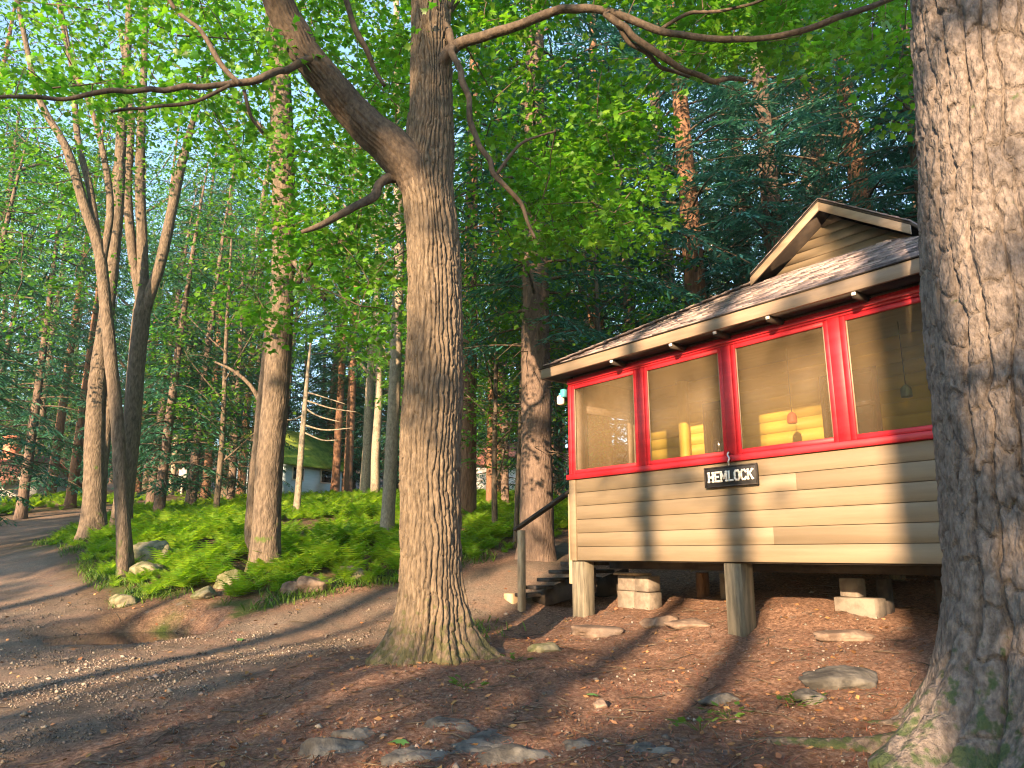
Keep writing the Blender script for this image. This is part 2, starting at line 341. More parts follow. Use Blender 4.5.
# forest litter under the hemlocks (right), leafy green soil under the ferns (left)
lit = sst(-6.5, -1.5, X-(Y-9)*.15)*sst(26, 15, Y)+.25
litter = np.clip(lit+.5*(fbm(X*.7, Y*.7, 0, 4, 41)-.5), 0, 1)*(1-roadm*.9)
bank = sst(.05, .35, rdn)*sst(1.8, .5, rdn)*sst(-.8, -2.5, X)*(Y > 8)
mossm = np.clip(bank*1.2*sst(.42, .6, fbm(X*1.7, Y*1.7, 0, 4, 51)), 0, 1)
col = np.stack([roadm, litter, mossm, np.ones_like(mossm)], -1).reshape(-1, 4).astype(np.float32)
road_face = (roadm.reshape(-1)[Q].mean(1) > .5)
def ground_mat():
    m = bpy.data.materials.new('forest_ground'); m.use_nodes = True; N = m.node_tree.nodes; L = m.node_tree.links; p = N['Principled BSDF']
    p.inputs['Roughness'].default_value = .92; p.inputs['Specular IOR Level'].default_value = .2
    tc = N.new('ShaderNodeTexCoord'); at_ = N.new('ShaderNodeAttribute'); at_.attribute_name = 'mask'; sp = N.new('ShaderNodeSeparateColor'); L.new(at_.outputs['Color'], sp.inputs[0])
    def noise(s, d=8, r=.6, st=None):
        n = N.new('ShaderNodeTexNoise'); n.inputs['Scale'].default_value = s; n.inputs['Detail'].default_value = d; n.inputs['Roughness'].default_value = r
        L.new(tc.outputs['Object'], n.inputs['Vector']); return n.outputs['Fac']
    def ramp(fac, *st):
        r = N.new('ShaderNodeValToRGB'); e = r.color_ramp.elements
        while len(e) < len(st): e.new(.5)
        for k, (pos, c) in enumerate(st): e[k].position = pos; e[k].color = (*c, 1)
        L.new(fac, r.inputs['Fac']); return r.outputs['Color']
    def mix(f, a, b):
        x = N.new('ShaderNodeMix'); x.data_type = 'RGBA'
        if hasattr(f, 'links') or not isinstance(f, float): L.new(f, x.inputs[0])
        else: x.inputs[0].default_value = f
        L.new(a, x.inputs[6]); L.new(b, x.inputs[7]); return x.outputs[2]
    soil = ramp(noise(3), (.4, (.04, .03, .02)), (.6, (.11, .083, .05)))
    needles = ramp(noise(24, 12, .8), (.38, (.075, .045, .032)), (.5, (.215, .128, .088)), (.63, (.41, .27, .19)))
    grav = ramp(noise(36, 12, .85), (.36, (.09, .078, .068)), (.5, (.205, .178, .15)), (.66, (.37, .32, .265)))
    grav2 = ramp(noise(1.1, 6, .6), (.35, (.6, .55, .5)), (.65, (1.1, 1.05, 1.0)))
    gm = N.new('ShaderNodeMix'); gm.data_type = 'RGBA'; gm.blend_type = 'MULTIPLY'; gm.inputs[0].default_value = 1; L.new(grav, gm.inputs[6]); L.new(grav2, gm.inputs[7])
    dirt = ramp(noise(2.2, 9, .65), (.42, (0, 0, 0)), (.62, (1, 1, 1)))
    rb = N.new('ShaderNodeMath'); rb.operation = 'MULTIPLY'; L.new(dirt, rb.inputs[0]); rb.inputs[1].default_value = .55
    c = mix(sp.outputs[1], soil, needles)
    stones = ramp(noise(5.5, 6, .6), (.60, (0, 0, 0)), (.66, (1, 1, 1)))
    gs = ramp(noise(25, 8, .7), (.3, (.10, .105, .10)), (.7, (.22, .215, .20)))
    s2 = N.new('ShaderNodeMath'); s2.operation = 'MULTIPLY'; L.new(stones, s2.inputs[0]); s2.inputs[1].default_value = .5
    c = mix(s2.outputs[0], c, gs)
    roadc = mix(rb.outputs[0], gm.outputs[2], needles)
    c = mix(sp.outputs[0], c, roadc)
    moss = ramp(noise(18, 8, .7), (.3, (.035, .055, .012)), (.7, (.085, .115, .028)))
    c = mix(sp.outputs[2], c, moss)
    L.new(c, p.inputs['Base Color'])
    bp = N.new('ShaderNodeBump'); bp.inputs['Strength'].default_value = 1.0; bp.inputs['Distance'].default_value = .05
    L.new(noise(38, 10, .75), bp.inputs['Height']); L.new(bp.outputs['Normal'], p.inputs['Normal'])
    return m
GM = ground_mat()
def part_of_ground(name, faces):
    used = np.unique(faces); remap = np.full(len(V), -1); remap[used] = np.arange(len(used))
    mb = MB(); mb.add(V[used], remap[faces]); me = mb.mesh(name, True)
    a = me.color_attributes.new('mask', 'FLOAT_COLOR', 'POINT'); a.data.foreach_set('color', col[used].ravel())
    return struct(obj(name, me, GM))
part_of_ground('forest_floor', Q[~road_face]); part_of_ground('gravel_road', Q[road_face])
def gpt(px, Y):                       # ground point seen in pixel column px at depth Y
    x = 0.
    for k in range(3):
        zz = float(gz(x, Y)); d = ray(px, 560); # column is nearly vertical
        # depth along axis
        Fd = Y*math.cos(TH)+(zz-EYE)*math.sin(TH); x = (px-512)/F*Fd
    return np.array([x, Y, float(gz(x, Y))])

# puddle: flat sheet in the hollow at the road edge
mb = MB(); k = 40; ang = np.arange(k)*2*math.pi/k
rr = 1+.35*(fbm(np.cos(ang)*1.5+3, np.sin(ang)*1.5, 0, 3, 61)-.5)*2
zz = puddle_z-.012
P = np.stack([puddle_c[0]+np.cos(ang)*1.15*rr, puddle_c[1]+np.sin(ang)*.85*rr, np.full(k, zz)], -1)
mb.add(np.vstack([P, [[puddle_c[0], puddle_c[1], zz]]]), np.array([(a, (a+1) % k, k) for a in range(k)]))
struct(obj('puddle', mb, M['water']))

# ------------------------------------------------------------------ the cabin
A0 = np.array([.786, 10.048]); YAW = -.912; SB = EYE-.0888
cw = np.array([math.cos(YAW), math.sin(YAW)]); cn = np.array([-cw[1], cw[0]])
def c2w(a, b): return A0+a*cw+b*cn
LW, DEP = 5.5, 7.5                    # front length, depth of the cabin
cab = thing('cabin', 'beige cabin with red framed screened porch standing on posts', 'cabin', (A0[0], A0[1], SB), YAW)
def cgz(a, b): p = c2w(a, b); return float(gz(p[0], p[1]))-SB
SILL, HEAD = 1.05, 2.45
mulls = [0.0, 1.333, 2.626, 3.895, 5.19]
# front clapboards, one object each
nb = 6; bh = (SILL-.0)/nb
for k in range(nb):
    z0 = k*bh; joints = [0.13, LW-.13] if k % 3 != 1 else [0.13, 3.05+.3*(k > 2), LW-.13]
    for x0, x1 in zip(joints[:-1], joints[1:]):
        mb = MB(); e = .0015
        prof = [(-.013, z0+.004), (-.009, z0+bh-.001), (.02, z0+bh-.001), (.02, z0+.004)]
        mb.prism([(x0+e, y, z) for y, z in prof], (x1-x0-2*e, 0, 0)); obj('siding_board', mb, M['siding'], cab, bevel=.002)
for x0, x1 in ((0, .12), (LW-.12, LW)):
    mb = MB(); mb.box(x0, x1, -.024, .03, 0, SILL); obj('corner_board', mb, M['siding'], cab, bevel=.003)
# left side wall under its screens
for k in range(nb):
    z0 = k*bh; mb = MB(); prof = [(-.013, z0+.004), (-.009, z0+bh-.001), (.02, z0+bh-.001), (.02, z0+.004)]
    for y0, y1, nm in ((1.35, DEP, 'siding_board'),):
        mb.prism([(x, y0, z) for x, z in prof], (0, y1-y0, 0)); obj(nm, mb, M['siding'], cab)
mb = MB(); mb.box(.0, .12, .034, .16, 0, HEAD); obj('door_jamb', mb, M['trim'], cab)
mb = MB(); mb.box(.0, .12, 1.2, 1.32, 0, HEAD); obj('door_jamb', mb, M['trim'], cab)
mb = MB(); mb.box(.035, .08, .17, 1.19, .02, 1.0); mb.box(.035, .08, .17, .26, 1.0, 2.1); mb.box(.035, .08, 1.1, 1.19, 1.0, 2.1); mb.box(.035, .08, .26, 1.1, 2.0, 2.1)
d = obj('screen_door', mb, M['trim'], cab); mb = MB(); mb.box(.055, .06, .26, 1.1, 1.0, 2.0); obj('screen', mb, M['screen'], d)
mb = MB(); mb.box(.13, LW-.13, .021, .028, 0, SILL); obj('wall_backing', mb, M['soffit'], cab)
mb = MB(); mb.box(-.005, .03, 1.33, DEP, SILL+.02, HEAD); mb.box(-.004, .03, .17, 1.19, 2.11, HEAD); obj('side_wall', mb, M['siding'], cab)
# floor, joists, ceiling
mb = MB(); mb.box(.03, LW-.03, .03, DEP, .0, .06); obj('porch_floor', mb, M['wood'], cab)
for k in range(12):
    y = .03+k*.62; mb = MB(); mb.box(.05, LW-.05, y, y+.05, -.0+(-.012 if k == 0 else -.11), -.002); obj('floor_joist', mb, M['soffit'], cab)
mb = MB(); mb.box(.03, LW-.03, .06, 2.0, HEAD+.02, HEAD+.05); obj('porch_ceiling', mb, M['trim'], cab)  # light paint added here to bounce light into the porch
# red sill, header, mullions
def red(name, x0, x1, y0, y1, z0, z1): mb = MB(); mb.box(x0, x1, y0, y1, z0, z1); return obj(name, mb, M['red'], cab, bevel=.005)
red('sill_board', -.03, LW+.03, -.045, .06, SILL+.006, SILL+.075)
red('header_board', 0, LW, -.012, .05, HEAD-.10, HEAD)
red('header_moulding', 0, LW, -.035, -.013, HEAD-.075, HEAD-.03)
for k, x in enumerate(mulls):
    h = .06
    red('mullion', max(x-h, 0), x+h, -.02, .055, SILL+.078, HEAD-.102)
for k in range(4):
    x0, x1 = mulls[k]+(.063 if k or True else 0), mulls[k+1]-.063; z0, z1 = SILL+.08, HEAD-.104
    mb = MB(); fr = .05
    mb.box(x0, x0+fr, -.01, .03, z0, z1); mb.box(x1-fr, x1, -.01, .03, z0, z1); mb.box(x0+fr, x1-fr, -.009, .03, z0, z0+fr); mb.box(x0+fr, x1-fr, -.009, .03, z1-fr, z1)
    wdw = obj('screen_window', mb, M['red'], cab, bevel=.004)
    mb = MB(); mb.box(x0+fr, x1-fr, .012, .014, z0+fr, z1-fr); obj('screen', mb, M['screen'], wdw)
    for q0 in (x0+fr+.001, x1-fr-.014): mb = MB(); mb.box(q0, q0+.013, .0, .011, z0+fr, z1-fr); obj('screen_bead', mb, M['trim'], wdw)
# inner yellow wall of boards with a window and a doorway
WB = 1.5
win = (2.86, 3.55, 1.35, 2.17); door = (1.10, 1.45, .07, 2.12)
for k in range(17):
    z0 = .07+k*.15; z1 = z0+.146
    cuts = [.06, LW-.06]
    for (a0, a1, b0, b1) in (door, win):
        if z1 > b0 and z0 < b1: cuts += [a0, a1]
    cuts = sorted(cuts)
    for a, b in zip(cuts[0::2], cuts[1::2]):
        mb = MB(); mb.prism([(a, WB-.012, z0), (a, WB-.003, z1), (a, WB+.02, z1), (a, WB+.02, z0)], (b-a, 0, 0)); obj('inner_board', mb, M['yellow'], cab)
mb = MB(); mb.box(.05, LW-.05, WB+.025, WB+.06, .06, 2.7); obj('inner_wall', mb, M['yellow'], cab)
mb = MB(); a0, a1, b0, b1 = win
mb.box(a0-.0, a0+.05, WB-.03, WB+.02, b0, b1); mb.box(a1-.05, a1, WB-.03, WB+.02, b0, b1); mb.box(a0+.05, a1-.05, WB-.029, WB+.02, b1-.05, b1); mb.box(a0+.05, a1-.05, WB-.029, WB+.02, b0, b0+.05)
mb.box(a0+.05, a1-.05, WB-.02, WB+.015, (b0+b1)/2-.02, (b0+b1)/2+.02)
wi = obj('inner_window', mb, M['wood_dark'], cab); mb = MB(); mb.box(a0+.05, a1-.05, WB+.008, WB+.014, b0+.05, b1-.05); obj('pane', mb, M['glass_dark'], wi)
mb = MB(); a0, a1, b0, b1 = door
mb.box(a0, a1, WB-.005, WB+.02, b0, b1); di = obj('inner_door', mb, M['wood_dark'], cab)
mb = MB(); mb.box(a0+.06, a1-.06, WB-.016, WB-.006, b0+.9, b1-.12); obj('pane', mb, M['glass_dark'], di)
mb = MB(); mb.box(.78, .90, 1.36, 1.46, .06, 2.47); obj('inner_post', mb, M['yellow'], cab)
# other walls (behind)
mb = MB(); mb.box(LW-.05, LW, .06, DEP, 0, HEAD); mb.box(.03, LW-.05, DEP-.05, DEP, 0, HEAD); obj('rear_wall', mb, M['siding'], cab)
# roof: hip with a small gable
OV = .26; EZ = 2.60; SL = .542; HB = 1.88+OV
xl, xr, yf, yb = -OV+.03, LW+OV, -OV, DEP+OV
GB = yf+HB; ztop = EZ+SL*HB; gc = 3.0
th = .05
def slope_pt(x, y, z): return (x, y, z)
mb = MB()
fl = [(xl, yf, EZ), (xr, yf, EZ), (xr-HB, GB, ztop), (xl+HB, GB, ztop)]
mb.prism(fl, (0, 0, -th))
yb2 = yb
mb.prism([(xl, yf, EZ), (xl+HB, GB, ztop), (xl+HB, yb2, ztop), (xl, yb2, EZ)], (0, 0, -th))
mb.prism([(xr, yf, EZ), (xr, yb2, EZ), (xr-HB, yb2, ztop), (xr-HB, GB, ztop)], (0, 0, -th))
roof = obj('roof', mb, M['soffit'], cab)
mb = MB(); rows = int(math.hypot(HB, HB*SL)/.135); cs = 1/math.hypot(1, SL)
rs = np.random.default_rng(3)
for k in range(rows+1):
    d0 = k*.135*cs; d1 = min(d0+.15*cs, HB)
    if d1-d0 < .02: continue
    xa, xb = xl+d0, xr-d0; x = xa-(.12 if k % 2 else 0)
    while x < xb:
        w_ = .24; q0, q1 = max(x+.002, xa), min(x+w_-.002, xb)
        p0, p1 = max(x+.002, xl+d1), min(x+w_-.002, xr-d1)
        if q1-q0 > .02 and p1 > p0:
            dz = rs.uniform(0, .006); zf0 = EZ+SL*d0+.016+dz; zf1 = EZ+SL*d1+.006
            y0 = yf+d0-.012+rs.uniform(-.006, .006); y1 = yf+d1
            mb.add([(q0, y0, zf0), (q1, y0, zf0), (p1, y1, zf1), (p0, y1, zf1), (q0, y0, zf0-.014), (q1, y0, zf0-.014), (p1, y1, zf1-.004), (p0, y1, zf1-.004)],
                   np.array([(0, 1, 2, 3), (0, 4, 5, 1), (1, 5, 6, 2), (0, 3, 7, 4)]))
        x += w_
stuff(obj('shingles', mb, M['shingle'], roof))
mb = MB(); mb.prism([(xl-.01, yf+.02, EZ+.008), (xl+HB, GB, ztop+.012), (xl+HB, yb2, ztop+.012), (xl-.01, yb2, EZ+.008)], (0, 0, .012))
mb.prism([(xr+.01, yf+.02, EZ+.008), (xr+.01, yb2, EZ+.008), (xr-HB, yb2, ztop+.012), (xr-HB, GB, ztop+.012)], (0, 0, .012)); stuff(obj('side_shingles', mb, M['shingle'], roof))
n_caps = 18
for k in range(n_caps):               # hip cap shingles on the left hip
    t0, t1 = k/n_caps, (k+1.25)/n_caps; t1 = min(t1, 1)
    mb = MB(); p = Vector((xl+HB*t0, yf+HB*t0, EZ+SL*HB*t0+.034)); q = Vector((xl+HB*t1, yf+HB*t1, EZ+SL*HB*t1+.022)); mb.bar(p, q, .2, .012); obj('hip_cap', mb, M['shingle'], roof)
for nm, p in (('fascia_board', (xl, xr, yf-.03, yf-.001, EZ-.135, EZ-.002)), ):
    mb = MB(); mb.box(*p); obj(nm, mb, M['trim'], cab, bevel=.003)
mb = MB(); mb.box(xl-.028, xl-.001, yf-.03, yb, EZ-.135, EZ-.002); obj('fascia_board', mb, M['trim'], cab, bevel=.003)
mb = MB(); mb.box(xl-.05, xr+.03, yf-.05, yf+.02, EZ+.0005, EZ+.009); obj('drip_edge', mb, M['soffit'], cab)
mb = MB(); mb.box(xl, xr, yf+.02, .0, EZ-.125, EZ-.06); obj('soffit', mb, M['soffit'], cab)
for k, x in enumerate((1.1, 2.06, 2.68, 3.34, 4.25, 5.0)):
    mb = MB(); mb.box(x-.022, x+.022, yf+.004, .02, EZ-.19, EZ-.127); rt = obj('rafter_tail', mb, M['soffit'], cab)
    mb = MB(); mb.box(x-.02, x+.02, yf-.012, yf+.003, EZ-.17, EZ-.139); obj('painted_end', mb, M['white'], rt)
# gable
GW = .92; ga = ztop-.02; gap = ga+.61
mb = MB(); mb.prism([(gc-GW, GB+.03, ga-.1), (gc+GW, GB+.03, ga-.1), (gc+GW, GB+.03, ga), (gc, GB+.03, gap-.02), (gc-GW, GB+.03, ga)], (0, .03, 0)); gw = obj('gable_wall', mb, M['siding'], cab)
for k in range(6):
    z0 = ga+k*.125; z1 = z0+.122; hw0 = GW*(gap-z0)/(gap-ga)-.02; hw1 = max(GW*(gap-z1)/(gap-ga)-.02, .01)
    if hw0 < .05: break
    mb = MB(); v = [(gc-hw0, GB+.004, z0), (gc+hw0, GB+.004, z0), (gc+hw1, GB+.016, z1), (gc-hw1, GB+.016, z1), (gc-hw0, GB+.028, z0), (gc+hw0, GB+.028, z0), (gc+hw1, GB+.028, z1), (gc-hw1, GB+.028, z1)]
    mb.add(v, np.array([(0, 1, 2, 3), (5, 4, 7, 6), (0, 4, 5, 1), (3, 2, 6, 7), (0, 3, 7, 4), (1, 5, 6, 2)])); obj('gable_board', mb, M['siding'], gw)
gs = (gap-ga)/GW; GO = .26
for sgn in (-1, 1):
    foot = (gc+sgn*(GW+.14), ga-.14*gs); L_ = math.hypot(GW+.14, gap-foot[1])
    # gable roof plane
    mb = MB(); y0 = GB-GO; t = .045
    mb.prism([(foot[0], y0, foot[1]+.10), (gc, y0, gap+.10), (gc, yb, gap+.10), (foot[0], yb, foot[1]+.10)], (0, 0, t)); gr = obj('gable_roof', mb, M['soffit'], cab)
    mb = MB()
    for j in range(9):
        t0, t1 = j/9, min((j+1.12)/9, 1); u0 = foot[0]+(gc-foot[0])*t0; u1 = foot[0]+(gc-foot[0])*t1; w0 = foot[1]+(gap-foot[1])*t0; w1 = foot[1]+(gap-foot[1])*t1
        for jj in range(30):
            ya = y0-.015+jj*.3; yb_ = ya+.296
            mb.add([(u0, ya, w0+.166), (u1, ya, w1+.156), (u1, yb_, w1+.156), (u0, yb_, w0+.166), (u0, ya, w0+.146), (u1, ya, w1+.146), (u1, yb_, w1+.146), (u0, yb_, w0+.146)], np.array([(0, 1, 2, 3), (0, 4, 5, 1), (0, 3, 7, 4), (1, 5, 6, 2), (3, 2, 6, 7)]))
    stuff(obj('shingles', mb, M['shingle'], gr))
    mb = MB(); mb.prism([(foot[0], y0-.025, foot[1]-.02), (gc, y0-.025, gap-.02), (gc, y0-.025, gap+.097), (foot[0], y0-.025, foot[1]+.097)], (0, .024, 0)); obj('rake_board', mb, M['trim'], cab, bevel=.003)
# posts and piers under the cabin
def post(a0, a1, b0, b1, top=-.012, deep=.25, m='post', nm='support_post', lean=0):
    g = min(cgz(a0, b0), cgz(a1, b1))-deep; mb = MB(); mb.box(a0, a1, b0, b1, g, top); return obj(nm, mb, M[m], cab, bevel=.008)
post(.0, .22, .0, .2); post(2.4, 2.62, .01, .22); post(5.15, 5.35, .02, .22)
post(.62, .74, 1.75, 1.9, -.17, m='bark_red'); post(1.02, 1.26, 1.75, 1.95, -.17, m='concrete', nm='concrete_pier')
post(3.4, 3.52, 1.25, 1.37, -.17, m='wood_dark'); post(3.95, 4.1, 1.35, 1.5, -.17, m='wood_dark'); post(2.5, 2.65, 3.4, 3.55, -.17); post(.1, .25, 3.4, 3.55, -.17); post(4.6, 4.8, 3.4, 3.55, -.17)
def block(name, a0, a1, b0, b1, z0, z1, m='concrete'):
    mb = MB(); mb.box(a0, a1, b0, b1, z0, z1); return obj(name, mb, M[m], cab, bevel=.01)
g = cgz(.4, .9)-.1
block('concrete_block', .08, .38, .75, 1.0, g, -.40); block('concrete_block', .39, .66, .75, 1.0, g, -.41); block('concrete_block', .09, .40, .755, .99, -.395, -.20); block('concrete_block', .41, .65, .75, .99, -.40, -.20); block('pier_cap', .04, .5, .72, 1.0, -.197, -.165, 'wood')
g = cgz(3.35, 1.0)-.05
block('concrete_block', 3.08, 3.52, .95, 1.2, g, -.36); block('pier_cap', 3.14, 3.34, .98, 1.16, -.357, -.162, 'concrete')

# wooden steps on the left side
st = thing('entry_steps', 'dark wooden entry steps with a handrail at the corner of the cabin', 'steps', (A0[0], A0[1], SB), YAW)
g0 = cgz(-1.15, .6); nst = 5; rise = (-.02-g0)/nst; run = .255
for k in range(nst):
    zt = -.02-rise*k; a1 = -.10-run*k
    mb = MB(); mb.box(a1-run-.02, a1, .13, 1.16, zt-.05, zt); obj('tread', mb, M['wood_dark'], st, bevel=.006)
for b in (.42, 1.06):
    mb = MB(); mb.prism([(-.03, b, -.10), (-.03, b, -.42), (-.03-run*nst+.12, b, g0-.1), (-.06-run*nst, b, g0-.1), (-.06-run*nst, b, g0+.08)], (0, .05, 0)); obj('stringer', mb, M['soffit'], st)
mb = MB(); mb.box(-1.20, -1.11, .03, .12, g0-.15, .42); obj('newel_post', mb, M['wood'], st, bevel=.006)
mb = MB(); mb.bar((-1.3, .075, .43), (-.04, .075, .93), .09, .045); obj('handrail', mb, M['wood_dark'], st, bevel=.006)
mb = MB(); mb.box(-.10, -.03, .04, .11, -.3, .88); obj('rail_post', mb, M['wood'], st, bevel=.006)
mb = MB(); mb.box(-1.62, -1.40, .10, .35, g0-.12, g0+.10); obj('base_block', mb, M['wood'], st, bevel=.01)

# sign HEMLOCK
sx0, sx1, sz0, sz1 = 2.28, 2.95, .79, 1.01
sg = thing('hanging_sign', 'black wooden sign with white letters reading HEMLOCK under the red sill', 'sign', (*c2w(2.6, -.05), SB+.8), YAW)
def sgb(x0, x1, y0, y1, z0, z1): mb = MB(); mb.box(x0-2.6, x1-2.6, y0+.05, y1+.05, z0-.8, z1-.8); return mb
bd = obj('board', sgb(sx0, sx1, -.065, -.045, sz0, sz1), M['signblack'], sg, bevel=.004)
for a in ((sx0, sx1, sz1-.014, sz1), (sx0, sx1, sz0, sz0+.014), (sx0, sx0+.014, sz0+.0145, sz1-.0145), (sx1-.014, sx1, sz0+.0145, sz1-.0145)):
    obj('edge_moulding', sgb(a[0], a[1], -.073, -.0655, a[2], a[3]), M['wood_dark'], sg)
# letters from strokes on a 5 x 7 field
LT = {'H': [(0, 0, 0, 7), (4, 0, 4, 7), (0, 3.5, 4, 3.5)], 'E': [(.4, 0, .4, 7), (.4, 0, 4, 0), (.4, 3.5, 3.2, 3.5), (.4, 7, 4, 7)], 'M': [(0, 0, 0, 7), (5, 0, 5, 7), (0, 7, 2.5, 2.2), (5, 7, 2.5, 2.2)],
      'L': [(.4, 0, .4, 7), (.4, 0, 3.8, 0)], 'O': [(1, 0, 3, 0), (3, 0, 4, 1.4), (4, 1.4, 4, 5.6), (4, 5.6, 3, 7), (3, 7, 1, 7), (1, 7, 0, 5.6), (0, 5.6, 0, 1.4), (0, 1.4, 1, 0)],
      'C': [(4, 1.4, 3, 0), (3, 0, 1, 0), (1, 0, 0, 1.4), (0, 1.4, 0, 5.6), (0, 5.6, 1, 7), (1, 7, 3, 7), (3, 7, 4, 5.6)], 'K': [(0, 0, 0, 7), (0, 2.8, 4, 7), (1.5, 4.2, 4, 0)]}
u = .0137; x = sx0+.06
for ch in 'HEMLOCK':
    mb = MB(); sw = .021
    for n_, (xa, ya, xb, yb_) in enumerate(LT[ch]):
        p = Vector((x+xa*u-2.6, -.0215-.0003*n_, sz0+.062+ya*u-.8)); q = Vector((x+xb*u-2.6, -.0215-.0003*n_, sz0+.062+yb_*u-.8))
        dd = (q-p).normalized()*sw*.48; mb.bar(p-dd, q+dd, .006, sw, up=(q-p).cross(Vector((0, 1, 0))))
    if ch in 'HMK':                  # slab serifs
        for (xa, ya) in ((0, 0), (0, 7), (5 if ch == 'M' else 4, 0), (5 if ch == 'M' else 4, 7)): mb.box(x+xa*u-.017-2.6, x+xa*u+.017-2.6, -.0265, -.020, sz0+.062+ya*u-.0075-.8, sz0+.062+ya*u+.0075-.8)
    obj('letter', mb, M['letter'], sg); x += (7.0 if ch == 'M' else 5.9)*u
for a in (2.60,):
    mb = MB(); tube(mb, [(a-2.6, .0, .21), (a-2.6, -.01, .25), (a-2.6+.012, -.005, .29), (a-2.6-.012, .0, .33), (a-2.6, .01, .36)], [.011]*5, 8, .01); obj('hook', mb, M['metal'], sg)

# porch lamp at the corner of the eave
pl = thing('porch_lamp', 'small white jar lamp with teal bracket under the eave corner', 'lamp', (*c2w(-.10, -.06), SB+2.2), YAW)
mb = MB(); tube(mb, [(0, 0, -.10), (0, 0, -.085), (0, 0, 0), (0, 0, .03)], [.02, .05, .052, .035], 14, .02); obj('globe', mb, M['lamp'], pl, True)
mb = MB(); mb.box(.03, .10, -.035, .035, .0, .11); mb.box(-.02, .03, -.02, .02, .035, .07); obj('bracket', mb, M['teal'], pl, bevel=.006)
# things hanging inside the porch
def chime(name, label, a, b, z, m, kind):
    p = c2w(a, b); t = thing(name, label, 'wind chime' if kind else 'lantern', (p[0], p[1], SB+z), YAW)
    mb = MB()
    if kind: tube(mb, [(0, 0, -.07), (0, 0, -.05), (0, 0, .02), (0, 0, .06)], [.055, .055, .05, .012], 12, .02)
    else: tube(mb, [(0, 0, -.07), (0, 0, -.06), (0, 0, .03), (0, 0, .07)], [.04, .055, .05, .012], 12, .02)
    obj('body', mb, M[m], t, smooth=True)
    mb = MB(); tube(mb, [(0, 0, .055), (0, 0, HEAD+.02-z)], [.005, .005], 5, .3); obj('cord', mb, M['soffit'], t)
chime('hanging_bell', 'dark green bell on a cord inside the porch near the big trunk', 4.06, 1.0, 1.73, 'chimegreen', True)
chime('hanging_lantern', 'small red lantern on a cord inside the third screen window', 2.75, 1.0, 1.63, 'chimered', False)
# ------------------------------------------------------------------ trees
def bark_fn(nu, vs, amp, seed, fine=.004, lobes=None, base=0., flare=0., fh=.5, warp=.35, fur=.17):
    ph = np.random.default_rng(seed).uniform(0, 6.28, 8)
    def f(A, Rr, S, P):
        z = P[:, 2][:, None]+0*A; u = A/(2*math.pi)*nu
        cx, sx = np.cos(A), np.sin(A)
        wu = warp*(fbm(cx*2+5, sx*2, z*1.7, 3, seed)-.5)*2; wv = (fbm(cx*3, sx*3+9, z*1.1, 2, seed+3)-.5)*1.2
        w_ = u+wu*1.6+.35*(fbm(cx*7*Rr.mean()*2, sx*7*Rr.mean()*2, S/vs*1.6, 3, seed+2)-.5)*2
        colm = np.mod(np.floor(w_), nu); e1 = .5-np.abs(w_-np.floor(w_)-.5)
        vv = S/vs+7*_h(colm, colm*0, colm*0, seed+4)+wv*.6+.5*(fbm(cx*9, sx*9, S*5, 2, seed+6)-.5)
        e2 = .5-np.abs(vv-np.floor(vv)-.5); plate = _h(colm, np.floor(vv), colm*0, seed+5)
        h = sst(.0, fur, e1)*(1-.55*(1-sst(0, .07, e2)))+.3*(plate-.5)*sst(0, fur, e1)
        rm_ = float(Rr.mean())
        rough_ = fbm(cx*22*rm_, sx*22*rm_, S*7, 4, seed+7)-.5; grit = np.abs(fbm(cx*55*rm_, sx*55*rm_, S*24, 3, seed+8)-.5)
        r = Rr+amp*(.45+1.1*fbm(cx*2.2, sx*2.2, S*1.3, 3, seed+14))*(h-.7+.45*rough_)*np.minimum(1, Rr/.12)+fine*2.2*rough_-fine*2.5*grit+.03*Rr*(fbm(cx*1.2, sx*1.2, S*.6, 2, seed+11)-.5)
        if flare:
            hh = np.maximum(z-base, 0); e = np.exp(-hh/fh)
            lo = 0.16
            for (az, wd, am) in lobes:
                da = np.angle(np.exp(1j*(A-az))); lo = lo+am*np.exp(-(da/wd)**2)
            r = r+flare*e*lo
        return r
    return f
def leaf_tpl(kind):
    if kind == 'maple':
        o = [(0, 0), (.17, .02), (.36, -.06), (.30, .16), (.50, .34), (.27, .40), (.22, .62), (.10, .60), (0, 1.0)]
        pts = o+[(-x, y) for x, y in o[-2:0:-1]]
        v = [(x, y-.0, -.22*abs(x)-.12*y*y) for x, y in pts]; c = (0, .38, 0); n = len(v)
        return np.array(v+[c]), np.array([(i, (i+1) % n, n) for i in range(n)])
    if kind == 'oval':
        v = [(0, 0, 0), (.30, .42, -.06), (0, 1, -.12), (-.30, .42, -.06)]
        return np.array(v), np.array([(0, 1, 2), (0, 2, 3)])
    if kind == 'sprig':
        v = [(0, 0, 0), (.12, .42, -.03), (0, 1, -.12), (-.12, .42, -.03)]
        return np.array(v), np.array([(0, 1, 2), (0, 2, 3)])
def frames(fwd, up):
    y = fwd/(np.linalg.norm(fwd, axis=1)[:, None]+1e-9); x = np.cross(y, up); x /= np.linalg.norm(x, axis=1)[:, None]+1e-9; z = np.cross(x, y)
    return np.stack([x, y, z], -1)
def stamp(mb, tpl, pos, fr, sc):
    tv, tf = tpl; k = len(tv)
    V = np.einsum('nij,kj->nki', fr, tv)*sc[:, None, None]+pos[:, None, :]
    Fc = (tf[None]+(np.arange(len(pos))*k)[:, None, None]).reshape(-1, tf.shape[1])
    mb.add(V.reshape(-1, 3), Fc)
